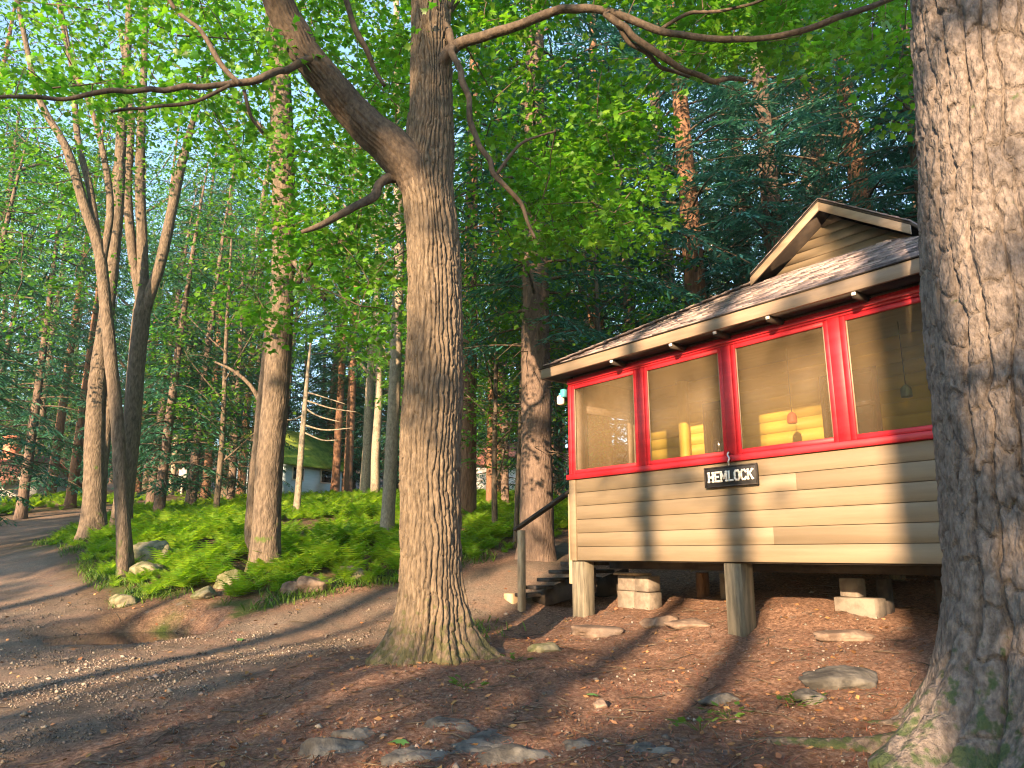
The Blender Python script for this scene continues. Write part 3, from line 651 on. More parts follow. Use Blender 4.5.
def grow(nodes, targets, tw, rg, rbase=.008, sides=4):
    """thin branches from the nearest wood to every target"""
    P = [np.asarray(nodes, float)]; allP = P[0]
    d0 = np.min(((targets[:, None, :]-allP[None])**2).sum(-1), 1); order = np.argsort(d0)
    for t in targets[order]:
        dv = allP-t; d = (dv**2).sum(1)*(1+.6*(dv[:, 2] > .3)); j = int(np.argmin(d)); a = allP[j]; L = np.linalg.norm(t-a)
        if L < .12: continue
        k = max(2, int(L/.45)); s = np.linspace(0, 1, k+1)[:, None]
        pth = a+(t-a)*s; pth[:, 2] += (.10*L)*np.sin(s[:, 0]*math.pi)*rg.uniform(-.3, 1); pth[1:-1] += rg.normal(0, .045*L/k**.5, (k-1, 3))
        r = np.linspace(rbase+.006*L, .003, k+1)
        tube(tw, pth, r, sides, 9, cap=False); allP = np.vstack([allP, pth[1:]])
    return allP
def sprays(lf, targets, n, rad, size, kind, rg, tilt=.35, droop=.25):
    T = np.repeat(targets, n, 0); N = len(T)
    nrm = rg.normal(0, tilt*.6, (len(targets), 3)); nrm[:, 2] = 1; nrm /= np.linalg.norm(nrm, axis=1)[:, None]; nr = np.repeat(nrm, n, 0)
    a = rg.uniform(0, 6.283, N); r = rad*np.sqrt(rg.uniform(.02, 1, N))
    off = np.stack([np.cos(a)*r, np.sin(a)*r, np.zeros(N)], -1); off[:, 2] = -(off[:, 0]*nr[:, 0]+off[:, 1]*nr[:, 1])/nr[:, 2]-droop*r*r/rad+rg.normal(0, .06, N)
    fw = off/(r[:, None]+1e-6)+rg.normal(0, .5, (N, 3)); fw[:, 2] = -.25+rg.normal(0, .25, N)
    up = nr+rg.normal(0, tilt, (N, 3))
    stamp(lf, leaf_tpl(kind), T+off, frames(fw, up), size*rg.uniform(.6, 1.2, N))
def crown_targets(center, radii, n, rg, seed, gap=.5, sc=.55):
    out = []
    while len(out) < n:
        p = rg.uniform(-1, 1, 3); q = np.linalg.norm(p)
        if q > 1 or rg.uniform() > .25+.75*q: continue
        w_ = np.array(center)+p*np.array(radii)
        if float(fbm(w_[0]*sc, w_[1]*sc, w_[2]*sc, 2, seed)) < gap*rg.uniform(.7, 1.25): continue
        out.append(w_)
    return np.array(out)

def tree_from_px(name, label, cat, path, Y, mbark, crown=None, nseg=20, amp=.014, step=.12, seed=1, flare=.12, extra=None, leafm='leaf_green', leafsize=.11, leafn=28, group=None, top=None, kind='oval', rad=.5, lobes=None):
    """path: (px, py, width px[, Y]) from the base up, measured off the photograph"""
    pts = []; rd = []
    for q in path:
        yy = q[3] if len(q) > 3 else Y
        pts.append(at(q[0], q[1], yy)); rd.append(wpx(q[2], q[1], yy)/2)
    b = pts[0].copy(); g = float(gz(b[0], b[1])); zb = g
    if b[2] > g-.02: pts[0][2] = g-.15
    else: pts.insert(0, np.array([b[0], b[1], g-.15])) if False else pts.__setitem__(0, np.array([b[0], b[1], g-.15]))
    if top:                                         # continue above the frame
        pts.append(np.array(top[:3])); rd.append(top[3])
    root = thing(name, label, cat, (b[0], b[1], g), 0, group); o3 = np.array([b[0], b[1], g])
    pts = [p-o3 for p in pts]
    rg = np.random.default_rng(seed)
    if lobes is None: lobes = [(rg.uniform(0, 6.28), .4, rg.uniform(.5, 1)) for _ in range(4)]
    circ = 2*math.pi*rd[0]; nu = max(6, int(circ/.085))
    mb = MB(); P, r = tube(mb, pts, rd, nseg, step, bark_fn(nu, .4, amp, seed, .004, lobes, 0, flare, .35), flat=True)
    obj('trunk', mb, M[mbark], root, True)
    nodes = P[len(P)//3:]
    if extra:
        for e in extra:
            ep = [at(q[0], q[1], q[3] if len(q) > 3 else Y)-o3 for q in e]; er = [wpx(q[2], q[1], q[3] if len(q) > 3 else Y)/2 for q in e]
            mb = MB(); p2, r2 = tube(mb, ep, er, max(8, nseg//2), .15, bark_fn(max(5, int(6.28*er[0]/.07)), .3, amp*.6, seed+5, .003)); obj('limb', mb, M[mbark], root, True); nodes = np.vstack([nodes, p2])
    if crown:
        tg = []
        for (c, rr, n) in crown: tg.append(crown_targets(np.array(c)-o3, rr, n, rg, seed))
        tg = np.vstack(tg); tw = MB(); lf = MB()
        grow(nodes, tg, tw, rg); sprays(lf, tg, leafn, rad, leafsize, kind, rg)
        stuff(obj('branches', tw, M['twig'], root)); obj('crown', lf, M[leafm], root)
    return root

# --- the great trunk on the right
bx = np.array([3.17, 4.45]); gb = float(gz(*bx)); o3 = np.array([bx[0], bx[1], gb])
t1 = thing('hemlock_tree', 'massive grey plated trunk filling the right edge, mossy roots at its foot', 'tree', tuple(o3))
mb = MB()
lob = [(R(190), .35, 1.6), (R(232), .3, 1.5), (R(285), .35, 1.2), (R(130), .35, 1.), (R(40), .4, 1.1), (R(340), .3, 1.)]
tube(mb, [(0, 0, -.35), (0, 0, .3), (.0, 0, 1.4), (.03, 0, 2.6), (.12, .0, 4.), (.2, 0, 5.3), (.26, 0, 6.6)], [.57, .555, .535, .515, .49, .465, .445], 350, .0135,
     bark_fn(27, .34, .045, 11, .011, lob, 0, .42, .42, .45, .15), flat=True, cap=False)
obj('trunk', mb, M['bark_right'], t1, True)
mb = MB(); tube(mb, [(.26, 0, 6.55), (.4, .1, 12), (.5, .2, 20), (.5, .2, 27)], [.46, .36, .2, .04], 24, .5); obj('upper_trunk', mb, M['bark_right'], t1, True)
def root_tube(parent, o3, pts, rads, m, seed, nseg=28, step=.025):
    P = []
    for (x, y, dz) in pts: P.append(np.array([x-o3[0], y-o3[1], float(gz(x, y))-o3[2]+dz]))
    mb = MB(); tube(mb, P, rads, nseg, step, bark_fn(9, .2, .015, seed, .008)); return obj('root', mb, M[m], parent, True)
q = gpt(765, 4.75); q2 = gpt(835, 4.8)
M['bark_root'] = mossy(mat('root_bark', (.05, .04, .032), .9, (.13, .105, .082), 24, 12, None, .8, 50, bdist=.015), .3, 1.0, (.03, .05, .012), 12, .52, .8)
root_tube(t1, o3, [(2.9, 4.4, .1), (q2[0]+.25, 4.62, .0), (q2[0]-.05, 4.75, -.03), (q[0]+.05, 4.9, -.035), (q[0]-.25, 4.95, -.09)], [.15, .10, .075, .055, .03], 'bark_root', 5)
root_tube(t1, o3, [(2.8, 4.7, .05), (2.42, 5.1, -.03), (2.25, 5.45, -.08)], [.11, .06, .03], 'bark_root', 8)

# --- the maple in the middle
Ym = 7.6
mp = at(432, 646, Ym); gb = float(gz(mp[0], mp[1])); o3 = np.array([mp[0], mp[1], gb])
t2 = thing('maple_tree', 'big forked maple with flared mossy foot beside the dirt road', 'tree', tuple(o3))
def mpx(l, Y=Ym): return [at(q[0], q[1], q[3] if len(q) > 3 else Y)-o3 for q in l], [wpx(q[2], q[1], q[3] if len(q) > 3 else Y)/2 for q in l]
pts, rd = mpx([(432, 600, 61), (431, 560, 59), (430, 450, 59), (434, 380, 57), (435, 310, 53), (433, 240, 50), (428, 190, 49), (430, 150, 46), (431, 100, 41), (431, 50, 39), (431, 0, 37)])
pts = [np.array([pts[0][0], pts[0][1], -.3]), np.array([pts[0][0], pts[0][1], .1])]+pts; rd = [rd[0]*1.02]*2+rd
mb = MB(); lob = [(R(-20), .32, 1.7), (R(200), .4, 1.0), (R(250), .4, .8), (R(300), .3, .7), (R(100), .4, .9), (R(40), .3, .7)]
P_m, _ = tube(mb, pts, rd, 240, .0195, bark_fn(38, .2, .036, 23, .009, lob, 0, .27, .25, .8, .26), flat=True)
obj('trunk', mb, M['bark_maple'], t2, True)
mb = MB(); tube(mb, [pts[-1]-np.array([0, 0, .1]), pts[-1]+np.array([.1, .1, 3]), pts[-1]+np.array([.3, .3, 8])], [rd[-1]*.99, .13, .04], 20, .4); obj('upper_trunk', mb, M['bark_maple'], t2, True)
limbs = []
def limb(l, nseg=40, step=.03, amp=.012, nm='limb', parent=t2):
    p, r = mpx(l); rj = np.random.default_rng(600+len(limbs)); q_ = spline(np.hstack([np.array(p), np.array(r)[:, None]]), .22); kk = np.minimum(q_[:, 3:4]*.5+.012, .035); kk[0] = 0
    q_[:, :3] += rj.normal(0, 1, (len(q_), 3))*kk*(.55 if r[0] < .08 else .15); p, r = list(q_[:, :3]), list(q_[:, 3]*(rj.uniform(.92, 1.1, len(q_)) if r[0] < .08 else 1))
    mb = MB(); P, rr = tube(mb, p, r, nseg, step, bark_fn(max(5, int(6.28*max(r)/.055)), .3, amp*min(1, max(r)/.1), 31+len(limbs), .004*min(1, max(r)/.08)))
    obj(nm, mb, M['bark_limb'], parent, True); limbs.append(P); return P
limb([(432, 205, 44, 7.6), (412, 168, 44, 7.55), (374, 132, 37, 7.4), (338, 95, 33, 7.2), (305, 52, 30, 7.0), (280, 5, 29, 6.8), (262, -50, 27, 6.6), (235, -130, 22, 6.2), (210, -210, 16, 6)], 90, .025, .02)
limb([(436, 70, 15, 7.5), (452, 48, 12, 7.4), (478, 38, 10.5, 7.3), (520, 25, 9.5, 7.1), (560, 11, 8.5, 7.0), (605, 11, 8, 6.9), (660, 31, 7.2, 6.8), (720, 39, 6.5, 6.7), (780, 36, 5.8, 6.6), (840, 17, 6.5, 6.5), (900, -5, 5, 6.4), (960, -40, 3, 6.3)], 20, .05)
limb([(605, 13, 7, 6.9), (635, 38, 7, 6.9), (665, 58, 6.5, 7), (700, 76, 5.5, 7.1), (742, 81, 4, 7.2)], 12, .06, nm='branch')
limb([(612, 16, 6, 6.9), (632, 42, 5.5, 7.0), (660, 66, 4.5, 7.1), (690, 76, 3, 7.2)], 10, .06, nm='branch')
limb([(440, 20, 8, 7.5), (455, 55, 7, 7.3), (467, 95, 6.5, 7.2), (475, 135, 6, 7.2), (495, 172, 5.5, 7.2), (520, 205, 4.5, 7.3), (534, 238, 3, 7.4)], 12, .05, nm='branch')
limb([(497, 174, 3.5, 7.2), (520, 145, 3, 7.2), (555, 132, 2, 7.2)], 8, .06, nm='branch')
limb([(420, 185, 12, 7.6), (392, 178, 10, 7.5), (360, 204, 8.5, 7.3), (330, 222, 6.5, 7.2), (300, 232, 4, 7.1)], 16, .05)
limb([(342, -10, 6, 6.8), (352, 20, 6, 6.9), (365, 50, 5.5, 7), (384, 86, 4, 7.1)], 10, .05, nm='branch')
limb([(345, 100, 9, 7.2), (322, 62, 8, 7.0), (290, 68, 7.5, 6.8), (255, 80, 7, 6.6), (215, 86, 6.5, 6.5), (165, 90, 6, 6.4), (110, 92, 5, 6.3), (40, 97, 4, 6.2), (-40, 92, 3, 6)], 12, .06, nm='branch')
limb([(240, 84, 5, 6.5), (218, 58, 5, 6.5), (200, 30, 4.5, 6.5), (176, 8, 4, 6.5), (150, -30, 3, 6.5)], 10, .06, nm='branch')
limb([(230, 85, 4, 6.5), (200, 100, 4, 6.5), (160, 108, 3.5, 6.5), (110, 112, 3, 6.5)], 8, .06, nm='branch')
limb([(244, 90, 4, 6.6), (248, 112, 4, 6.7), (262, 132, 3, 6.8)], 8, .06, nm='branch')
limb([(660, 30, 4, 6.8), (690, 12, 4, 6.7), (735, 10, 3.5, 6.6), (780, -8, 3, 6.5)], 8, .06, nm='branch')
limb([(440, 10, 22, 7.6), (470, -30, 18, 7.8), (520, -90, 15, 8), (580, -170, 11, 8.4)], 24, .06)
limb([(425, -20, 20, 7.6), (380, -70, 16, 8.2), (330, -130, 12, 9)], 20, .06)
rg = np.random.default_rng(5)
def px_targets(boxes):
    out = []
    for (x0, x1, y0, y1, Y0, Y1, n) in boxes:
        for k in range(n): out.append(at(rg.uniform(x0, x1), rg.uniform(y0, y1), rg.uniform(Y0, Y1))-o3)
    return np.array(out)
tg = px_targets([(455, 640, 60, 250, 8.0, 11, 85), (530, 650, 110, 235, 7.6, 10, 60), (640, 800, -20, 70, 7.2, 9, 45), (770, 905, -20, 60, 7, 9, 40), (880, 920, 40, 100, 6.8, 7.4, 8), (600, 760, -80, 0, 6.5, 9, 50), (300, 440, -60, 130, 8.2, 12, 80),
                 (180, 330, -30, 120, 7.6, 10, 26), (0, 200, -40, 110, 7.4, 10, 22), (0, 330, 20, 110, 6.4, 7.2, 10), (220, 400, 120, 330, 8.6, 12, 90), (440, 600, -80, 30, 7.5, 10, 60), (350, 700, -300, -60, 6, 11, 70), (0, 350, -300, -60, 5.5, 10, 50), (700, 1000, -250, -60, 6, 9, 50)])
tgu = crown_targets((.5, 1, 12.5), (5, 5, 5), 150, rg, 77)
tg = np.vstack([tg, tgu])
tw = MB(); lf = MB(); nodes = np.vstack(limbs+[P_m[len(P_m)//2:]])
grow(nodes[::3], tg, tw, rg, .005)
sprays(lf, tg, 42, .44, .108, 'maple', rg, .5, .3)
stuff(obj('branches', tw, M['twig'], t2)); obj('crown', lf, M['leaf_maple'], t2)
q = gpt(500, 7.3)
root_tube(t2, o3, [(mp[0]+.2, 7.5, .15), (mp[0]+.42, 7.42, .02), (q[0]-.05, 7.35, -.04), (q[0]+.25, 7.3, -.12)], [.15, .10, .06, .03], 'bark_maple', 9)
q = gpt(385, 7.3)
root_tube(t2, o3, [(mp[0]-.15, 7.5, .15), (q[0]+.05, 7.3, .0), (q[0]-.2, 7.2, -.08)], [.14, .09, .04], 'bark_maple', 10)

# --- other trunks measured off the photograph
def up(px, py, Y, h, r): p = at(px, py, Y); return (p[0], p[1], p[2]+h, r)
def cr(px, py, Y, rx, rz, n): p = at(px, py, Y); return (tuple(p), (rx, rx, rz), n)
tree_from_px('maple_tree', 'stout grey double trunk maple at the edge of the ferns', 'tree', [(265, 574, 30), (266, 540, 27), (270, 460, 26), (277, 380, 25), (282, 300, 23), (284, 220, 22), (282, 130, 22), (279, 60, 20), (277, -10, 18)], 12.5, 'bark_grey',
    [cr(285, 60, 12.5, 3.2, 2.2, 120), cr(260, -120, 12.5, 3.8, 3, 130), cr(340, 200, 13, 1.6, 1.2, 35)], 40, .018, .06, 41, .10, [
     [(256, 548, 15, 13.2), (252, 530, 15, 13.2), (258, 460, 14, 13), (266, 380, 13, 12.9), (273, 310, 12, 12.7), (280, 250, 10, 12.6)],
     [(288, 300, 9), (305, 268, 8), (330, 245, 6), (356, 238, 4)], [(285, 250, 7), (305, 275, 6, 12), (325, 300, 4, 11.8)], [(280, 145, 8), (262, 130, 7), (245, 110, 5), (232, 96, 3)],
     [(262, 405, 5, 13), (250, 385, 4, 13), (232, 370, 3, 13), (215, 362, 2, 13)]], top=up(277, -10, 12.5, 6, .05), leafsize=.12)
tree_from_px('maple_tree', 'slender leaning trunk curving up to the left among the ferns', 'tree', [(125, 577, 15), (124, 545, 14), (121, 490, 13), (117, 420, 12.5), (111, 360, 12), (105, 300, 11.5), (99, 250, 11), (84, 205, 10), (66, 148, 9), (40, 100, 7), (24, 34, 5), (10, -40, 4)], 12.8, 'bark_grey',
    [cr(60, 100, 12.8, 2.4, 1.8, 70), cr(30, -40, 12.8, 3, 2, 80), cr(20, 260, 14, 2., 1.5, 40)], 20, .010, .08, 42, .07, [[(99, 252, 8), (90, 190, 7, 13), (78, 140, 6, 13.2), (72, 70, 5, 13.5), (60, 0, 3, 13.5)], [(103, 262, 7), (110, 200, 7, 13), (95, 120, 5, 13), (70, 60, 4, 13), (56, -10, 3, 13)]], leafsize=.12)
tree_from_px('maple_tree', 'thick grey brown trunk on the road bank behind the slender leaning one', 'tree', [(94, 540, 21), (94, 500, 20), (95, 440, 19), (97, 390, 17), (103, 340, 15), (112, 270, 12), (118, 200, 11), (122, 120, 9), (128, 40, 7), (130, -30, 5)], 17, 'bark_grey',
    [cr(120, 40, 17, 3.2, 2.4, 90), cr(30, 180, 18, 3, 2, 60)], 24, .016, .1, 43, .16, [[(101, 520, 8, 17.1), (103, 470, 9, 17.1), (108, 420, 8, 17.1), (112, 370, 6, 17.1)]], leafsize=.14, leafn=26)
tree_from_px('maple_tree', 'forked maple trunk with lit patches beside the gravel road', 'tree', [(118, 528, 17), (125, 490, 17), (131, 440, 16.5), (136, 370, 16), (141, 318, 16), (143, 285, 11), (142, 240, 10), (140, 170, 9), (143, 90, 7), (146, 10, 5), (147, -40, 4)], 18, 'bark_grey',
    [cr(160, 60, 18, 3.4, 2.6, 110), cr(200, 180, 19, 2.4, 1.8, 45)], 24, .016, .1, 44, .14, [[(141, 325, 12), (150, 295, 11), (160, 265, 10.5), (169, 225, 10), (178, 180, 9), (188, 140, 7), (196, 110, 5)], [(140, 300, 9), (132, 250, 9), (128, 190, 8), (131, 110, 6), (120, 30, 4)]], leafsize=.14, leafn=26)
tree_from_px('maple_tree', 'slim pale trunk with a sunlit patch just left of the big maple', 'tree', [(387, 547, 13), (389, 500, 13), (392, 440, 12.5), (395, 380, 12), (397, 320, 11), (399, 250, 10), (398, 160, 9), (397, 60, 7), (396, -30, 5)], 15.6, 'bark_pale',
    [cr(380, 110, 15.6, 2.6, 2.6, 90), cr(430, 300, 17, 2, 1.3, 40)], 20, .010, .08, 45, .08, leafsize=.14, leafn=26)
tree_from_px('dead_sapling', 'thin bare leaning pole standing in the bright ferns', 'tree', [(296, 519, 7), (299, 480, 6.5), (302, 440, 6), (305, 405, 5), (308, 370, 3.5), (311, 340, 2)], 21, 'bark_pale', None, 10, .004, .15, 46, .04,
    [[(305, 408, 2), (318, 416, 1.5), (340, 422, 1)], [(304, 425, 2), (325, 430, 1.5), (352, 428, 1)], [(306, 392, 2), (320, 396, 1.5), (345, 404, 1)], [(304, 415, 2), (290, 420, 1.2), (270, 415, 1)], [(303, 432, 2), (322, 440, 1.4), (338, 440, 1)], [(305, 400, 2), (330, 408, 1.4), (356, 412, 1)]])
tree_from_px('maple_sapling', 'thin straight stem rising beside the dark hemlock trunk', 'tree', [(515, 540, 5), (518, 480, 4.5), (521, 400, 4), (523, 320, 3.5), (522, 240, 3), (520, 190, 2)], 15, 'bark_grey', [cr(515, 290, 15.5, 1.2, 1.8, 40)], 10, .004, .15, 47, .03, leafsize=.13, leafn=24)

# --- hemlock maker
def hemlock(name, H, hb, rmax, seed, mneedle, mbark, r0, dens=1., spl=.15, leafw=1., dead=0):
    rg = np.random.default_rng(seed); root = thing(name, 'x', 'tree')
    mb = MB(); lean = rg.normal(0, .25, 2)
    zz = np.linspace(-.3, H, 9); pts = [(lean[0]*(z/H)**2, lean[1]*(z/H)**2, z) for z in zz]; rr = r0*(1-np.clip(zz/H, 0, 1))**.8+.012
    tube(mb, pts, rr, 20, .3, bark_fn(max(6, int(6.28*r0/.09)), .45, .018, seed, .005, [(1, .4, .8), (3, .4, .8), (5, .4, .6)], 0, r0*.5, .35), flat=True); obj('trunk', mb, M[mbark], root, True)
    br = MB(); lf = MB(); SP = []; SF = []; SU = []; SS = []
    nb_ = int((H-hb)/.2*dens); az = rg.uniform(0, 6)
    for k in range(nb_):
        t = (k+rg.uniform(0, 1))/nb_; z = hb+(H-hb)*t; az += 2.4+rg.normal(0, .4)
        L = rmax*(1-t)**.75*min(1, .55+t*3)*rg.uniform(.65, 1.1)+.25
        if rg.uniform() < .10: continue
        d = np.array([math.cos(az), math.sin(az), 0]); sd = np.array([-d[1], d[0], 0]); rise = rg.uniform(.0, .28)*(1-.3*t); drp = rg.uniform(.25, .5)
        n = max(3, int(L/.35)); s = np.linspace(0, 1, n+1)
        c = np.array([lean[0]*(z/H)**2, lean[1]*(z/H)**2, z])
        pth = c+d*(s*L)[:, None]; pth[:, 2] += L*(rise*s-drp*s*s); pth += sd*(rg.normal(0, .05)*L*s*s)[:, None]
        tube(br, pth, np.linspace(.010+.008*L, .003, n+1), 4, 9, cap=False)
        m = max(4, int(L/.11*dens)); us = np.sort(rg.uniform(.15, 1, m)); 
        for q_, u_ in enumerate(us):
            p = c+d*u_*L; p[2] += L*(rise*u_-drp*u_*u_); sg_ = 1 if q_ % 2 else -1
            bl = (.30*L**.6)*(1.25-u_)*rg.uniform(.6, 1.2)+.12; dd = d*.75+sd*sg_*rg.uniform(.6, 1.1); dd[2] = -.15-.35*u_; dd /= np.linalg.norm(dd)
            k2 = max(2, int(bl/.075)); vv = np.linspace(.1, 1, k2)
            pp = p+dd*(vv*bl)[:, None]; pp[:, 2] -= .25*bl*vv*vv
            perp = np.cross(dd, [0, 0, 1.]); perp /= np.linalg.norm(perp)+1e-9
            f1 = dd*.8+perp*np.where(np.arange(k2) % 2, 1, -1)[:, None]*rg.uniform(.5, 1., (k2, 1))+rg.normal(0, .15, (k2, 3)); f1[:, 2] -= .12
            SP.append(pp); SF.append(f1); SU.append(np.tile([0, 0, 1.], (k2, 1))+rg.normal(0, .3, (k2, 3))); SS.append(spl*rg.uniform(.7, 1.35, k2))
    for k in range(dead):                            # bare snags below the crown
        z = rg.uniform(hb*.45, hb*1.3); a = rg.uniform(0, 6.28); L = rg.uniform(.4, 1.4); d = np.array([math.cos(a), math.sin(a), rg.uniform(-.3, .2)])
        tube(br, [np.array([0, 0, z]), np.array([0, 0, z])+d*L*.5, np.array([0, 0, z-.1*L])+d*L+rg.normal(0, .08, 3)], [.014, .009, .003], 4, 9, cap=False)
    stamp(lf, leaf_tpl('sprig'), np.vstack(SP), frames(np.vstack(SF), np.vstack(SU)), np.concatenate(SS))
    stuff(obj('branches', br, M['twig'], root)); obj('crown', lf, M[mneedle], root)
    return root
# --- broadleaf maker for the wood
def broadleaf(name, H, hb, rx, seed, leafm, mbark, r0, n=260, leafn=26, size=.15, rad=.6):
    rg = np.random.default_rng(seed); root = thing(name, 'x', 'tree'); mb = MB()
    bend = rg.normal(0, .5, 2); zz = np.linspace(-.3, H*.92, 8); pts = [(bend[0]*(z/H)**2+.06*math.sin(z), bend[1]*(z/H)**2, z) for z in zz]
    P, _ = tube(mb, pts, r0*(1-np.clip(zz/H, 0, 1))**.7+.015, 16, .3, bark_fn(max(6, int(6.28*r0/.08)), .4, .012, seed, .004, [(1, .4, .8), (3.5, .4, .8)], 0, r0*.5, .3), flat=True)
    nodes = [P[len(P)//4:]]
    for k in range(7):
        z = hb*rg.uniform(.8, 1)+(H-hb)*k/9; a = k*2.4+rg.normal(0, .4); L = rx*rg.uniform(.55, .95); c = np.array([bend[0]*(z/H)**2, bend[1]*(z/H)**2, z]); d = np.array([math.cos(a), math.sin(a), 0])
        p, _ = tube(mb, [c, c+d*L*.4+[0, 0, L*.35], c+d*L*.8+[0, 0, L*.75], c+d*L+[0, 0, L*1.1]], [r0*.4, r0*.3, r0*.17, .012], 7, .3); nodes.append(p)
    obj('trunk', mb, M[mbark], root, True)
    tg = crown_targets((bend[0]*.5, bend[1]*.5, (H+hb)/2), (rx, rx, (H-hb)/2), n, rg, seed, .5, .45)
    tw = MB(); lf = MB(); grow(np.vstack(nodes), tg, tw, rg, .006, 3); sprays(lf, tg, leafn, rad, size, 'oval', rg)
    stuff(obj('branches', tw, M['twig'], root)); obj('crown', lf, M[leafm], root); return root

def place(root, x, y, rz, sc, label, group=None, dz=0):
    root.location = (x, y, float(gz(x, y))+dz-.03); root.rotation_euler = (0, 0, rz); root.scale = (sc, sc, sc); root['label'] = label
    if group: root['group'] = group
    return root
HA = hemlock('hemlock_tree', 22, 3.6, 4.2, 101, 'needle', 'bark_dark', .30, 1.5, .19, dead=30)
HB_ = hemlock('hemlock_tree', 20, 2.4, 4.0, 102, 'needle', 'bark_red', .27, 1.5, .19, dead=20)
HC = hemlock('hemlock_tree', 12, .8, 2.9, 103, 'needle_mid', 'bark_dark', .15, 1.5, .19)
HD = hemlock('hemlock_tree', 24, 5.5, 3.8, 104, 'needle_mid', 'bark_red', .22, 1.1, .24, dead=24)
BA = broadleaf('maple_tree', 20, 7, 3.8, 201, 'leaf_far', 'bark_grey', .2, 300, 30, .17, .65)
BB = broadleaf('beech_tree', 17, 5, 3.4, 202, 'leaf_green', 'bark_pale', .17, 280, 30, .16, .6)
BC = broadleaf('maple_sapling', 8, 1.6, 2.0, 203, 'leaf_green', 'bark_grey', .06, 130, 30, .13, .45)
def px_place(px, Y): p = gpt(px, Y); return p[0], p[1]
# dark hemlock by the cabin, hemlock behind the roof, reddish trunk
x, y = px_place(537, 13.4); place(HA, x, y, .6, 1.0, 'tall dark hemlock trunk rising beside the entry steps')
x, y = px_place(712, 16.5); place(HB_, x, y, 1.9, 1.1, 'hemlock with sunlit orange bark behind the cabin roof')
x, y = px_place(467, 19); place(HD, x, y, .3, 1.0, 'straight reddish brown hemlock trunk right of the big maple')
x, y = px_place(158, 24); place(HC, x, y, .9, 1.05, 'young dark hemlock with low boughs beside the gravel road')
def cp_tree(src, px, Y, rz, sc, label, group=None):
    x, y = px_place(px, Y); return copy_tree(src, (x, y, float(gz(x, y))-.03), rz, sc, label, group or '')
def cp_xy(src, x, y, rz, sc, label, group): return copy_tree(src, (x, y, float(gz(x, y))-.03), rz, sc, label, group)
G1 = 'hemlocks behind the cabin'
for k, (px, Y, s_, sc) in enumerate([(800, 15.5, HA, .95), (905, 14.5, HB_, 1.0), (640, 17.5, HC, 1.15), (980, 13, HA, .9), (860, 19, HB_, 1.15), (760, 21, HA, 1.1), (600, 21, HB_, 1.05), (680, 24, HA, 1.15), (950, 20, HC, 1.2), (1060, 16, HB_, 1.0), (560, 26, HC, 1.1), (1120, 12, HA, 1.0), (1010, 25, HB_, 1.2), (840, 27, HA, 1.2)]):
    cp_tree(s_, px, Y, k*1.7, sc, 'dark blue green hemlock in the dense stand behind the cabin', G1)
place(BA, *px_place(225, 33), .4, 1., 'tall maple rising from the wood beyond the gravel road', 'broadleaf trees in the wood')
place(BB, *px_place(364, 27), 1.4, 1., 'pale barked beech in the wood behind the ferns', 'beeches in the wood')
place(BC, *px_place(610, 14.5), .2, 1., 'leafy sapling between the dark hemlock and the cabin roof')
rs = np.random.default_rng(12)
G2, G3, G4 = 'broadleaf trees in the wood', 'beeches in the wood', 'hemlocks in the wood'
L2, L3, L4 = 'tall maple rising from the wood beyond the gravel road', 'pale barked beech in the wood behind the ferns', 'dark hemlock in the wood behind the ferns and the road'
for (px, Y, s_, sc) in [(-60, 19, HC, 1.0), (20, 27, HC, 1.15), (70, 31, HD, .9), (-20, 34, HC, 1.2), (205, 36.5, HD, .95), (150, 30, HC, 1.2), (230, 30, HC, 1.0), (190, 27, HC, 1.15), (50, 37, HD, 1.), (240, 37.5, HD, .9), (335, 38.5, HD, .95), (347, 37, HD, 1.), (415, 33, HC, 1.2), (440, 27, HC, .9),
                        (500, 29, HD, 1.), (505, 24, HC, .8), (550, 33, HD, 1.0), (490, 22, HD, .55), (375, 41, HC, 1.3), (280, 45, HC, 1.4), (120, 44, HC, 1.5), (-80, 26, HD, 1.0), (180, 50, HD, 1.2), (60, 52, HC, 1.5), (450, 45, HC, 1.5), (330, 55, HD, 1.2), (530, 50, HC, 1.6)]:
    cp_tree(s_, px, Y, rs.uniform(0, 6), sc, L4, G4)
for (px, Y, s_, sc) in [(-40, 24, BA, .8), (30, 40, BA, 1.1), (170, 40.5, BB, 1.0), (230, 41, BB, .9), (375, 26.5, BB, .9), (250, 34, BA, .8), (425, 22, BC, 1.2), (440, 21, BC, .9), (120, 38, BA, 1.0), (520, 24, BA, .8), (460, 36, BB, 1.1), (-100, 30, BA, 1.0), (400, 45, BA, 1.1), (270, 52, BA, 1.2), (590, 30, BA, 1.1), (145, 55, BA, 1.2), (-20, 48, BA, 1.2), (215, 24, BC, 1.3), (495, 16.5, BC, .9)]:
    lab, gr = (L2, G2) if s_ is BA else ((L3, G3) if s_ is BB else ('leafy green sapling growing among the ferns and trunks', 'saplings in the wood'))
    cp_tree(s_, px, Y, rs.uniform(0, 6), sc, lab, gr)
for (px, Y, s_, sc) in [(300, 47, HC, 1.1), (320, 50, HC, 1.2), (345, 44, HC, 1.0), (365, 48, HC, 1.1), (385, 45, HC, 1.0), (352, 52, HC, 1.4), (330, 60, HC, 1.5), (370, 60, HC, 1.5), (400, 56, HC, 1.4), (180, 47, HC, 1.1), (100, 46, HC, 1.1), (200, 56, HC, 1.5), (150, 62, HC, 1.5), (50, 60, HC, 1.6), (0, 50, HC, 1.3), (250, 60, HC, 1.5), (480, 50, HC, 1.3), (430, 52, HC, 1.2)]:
    cp_tree(s_, px, Y, rs.uniform(0, 6), sc, L4, G4)
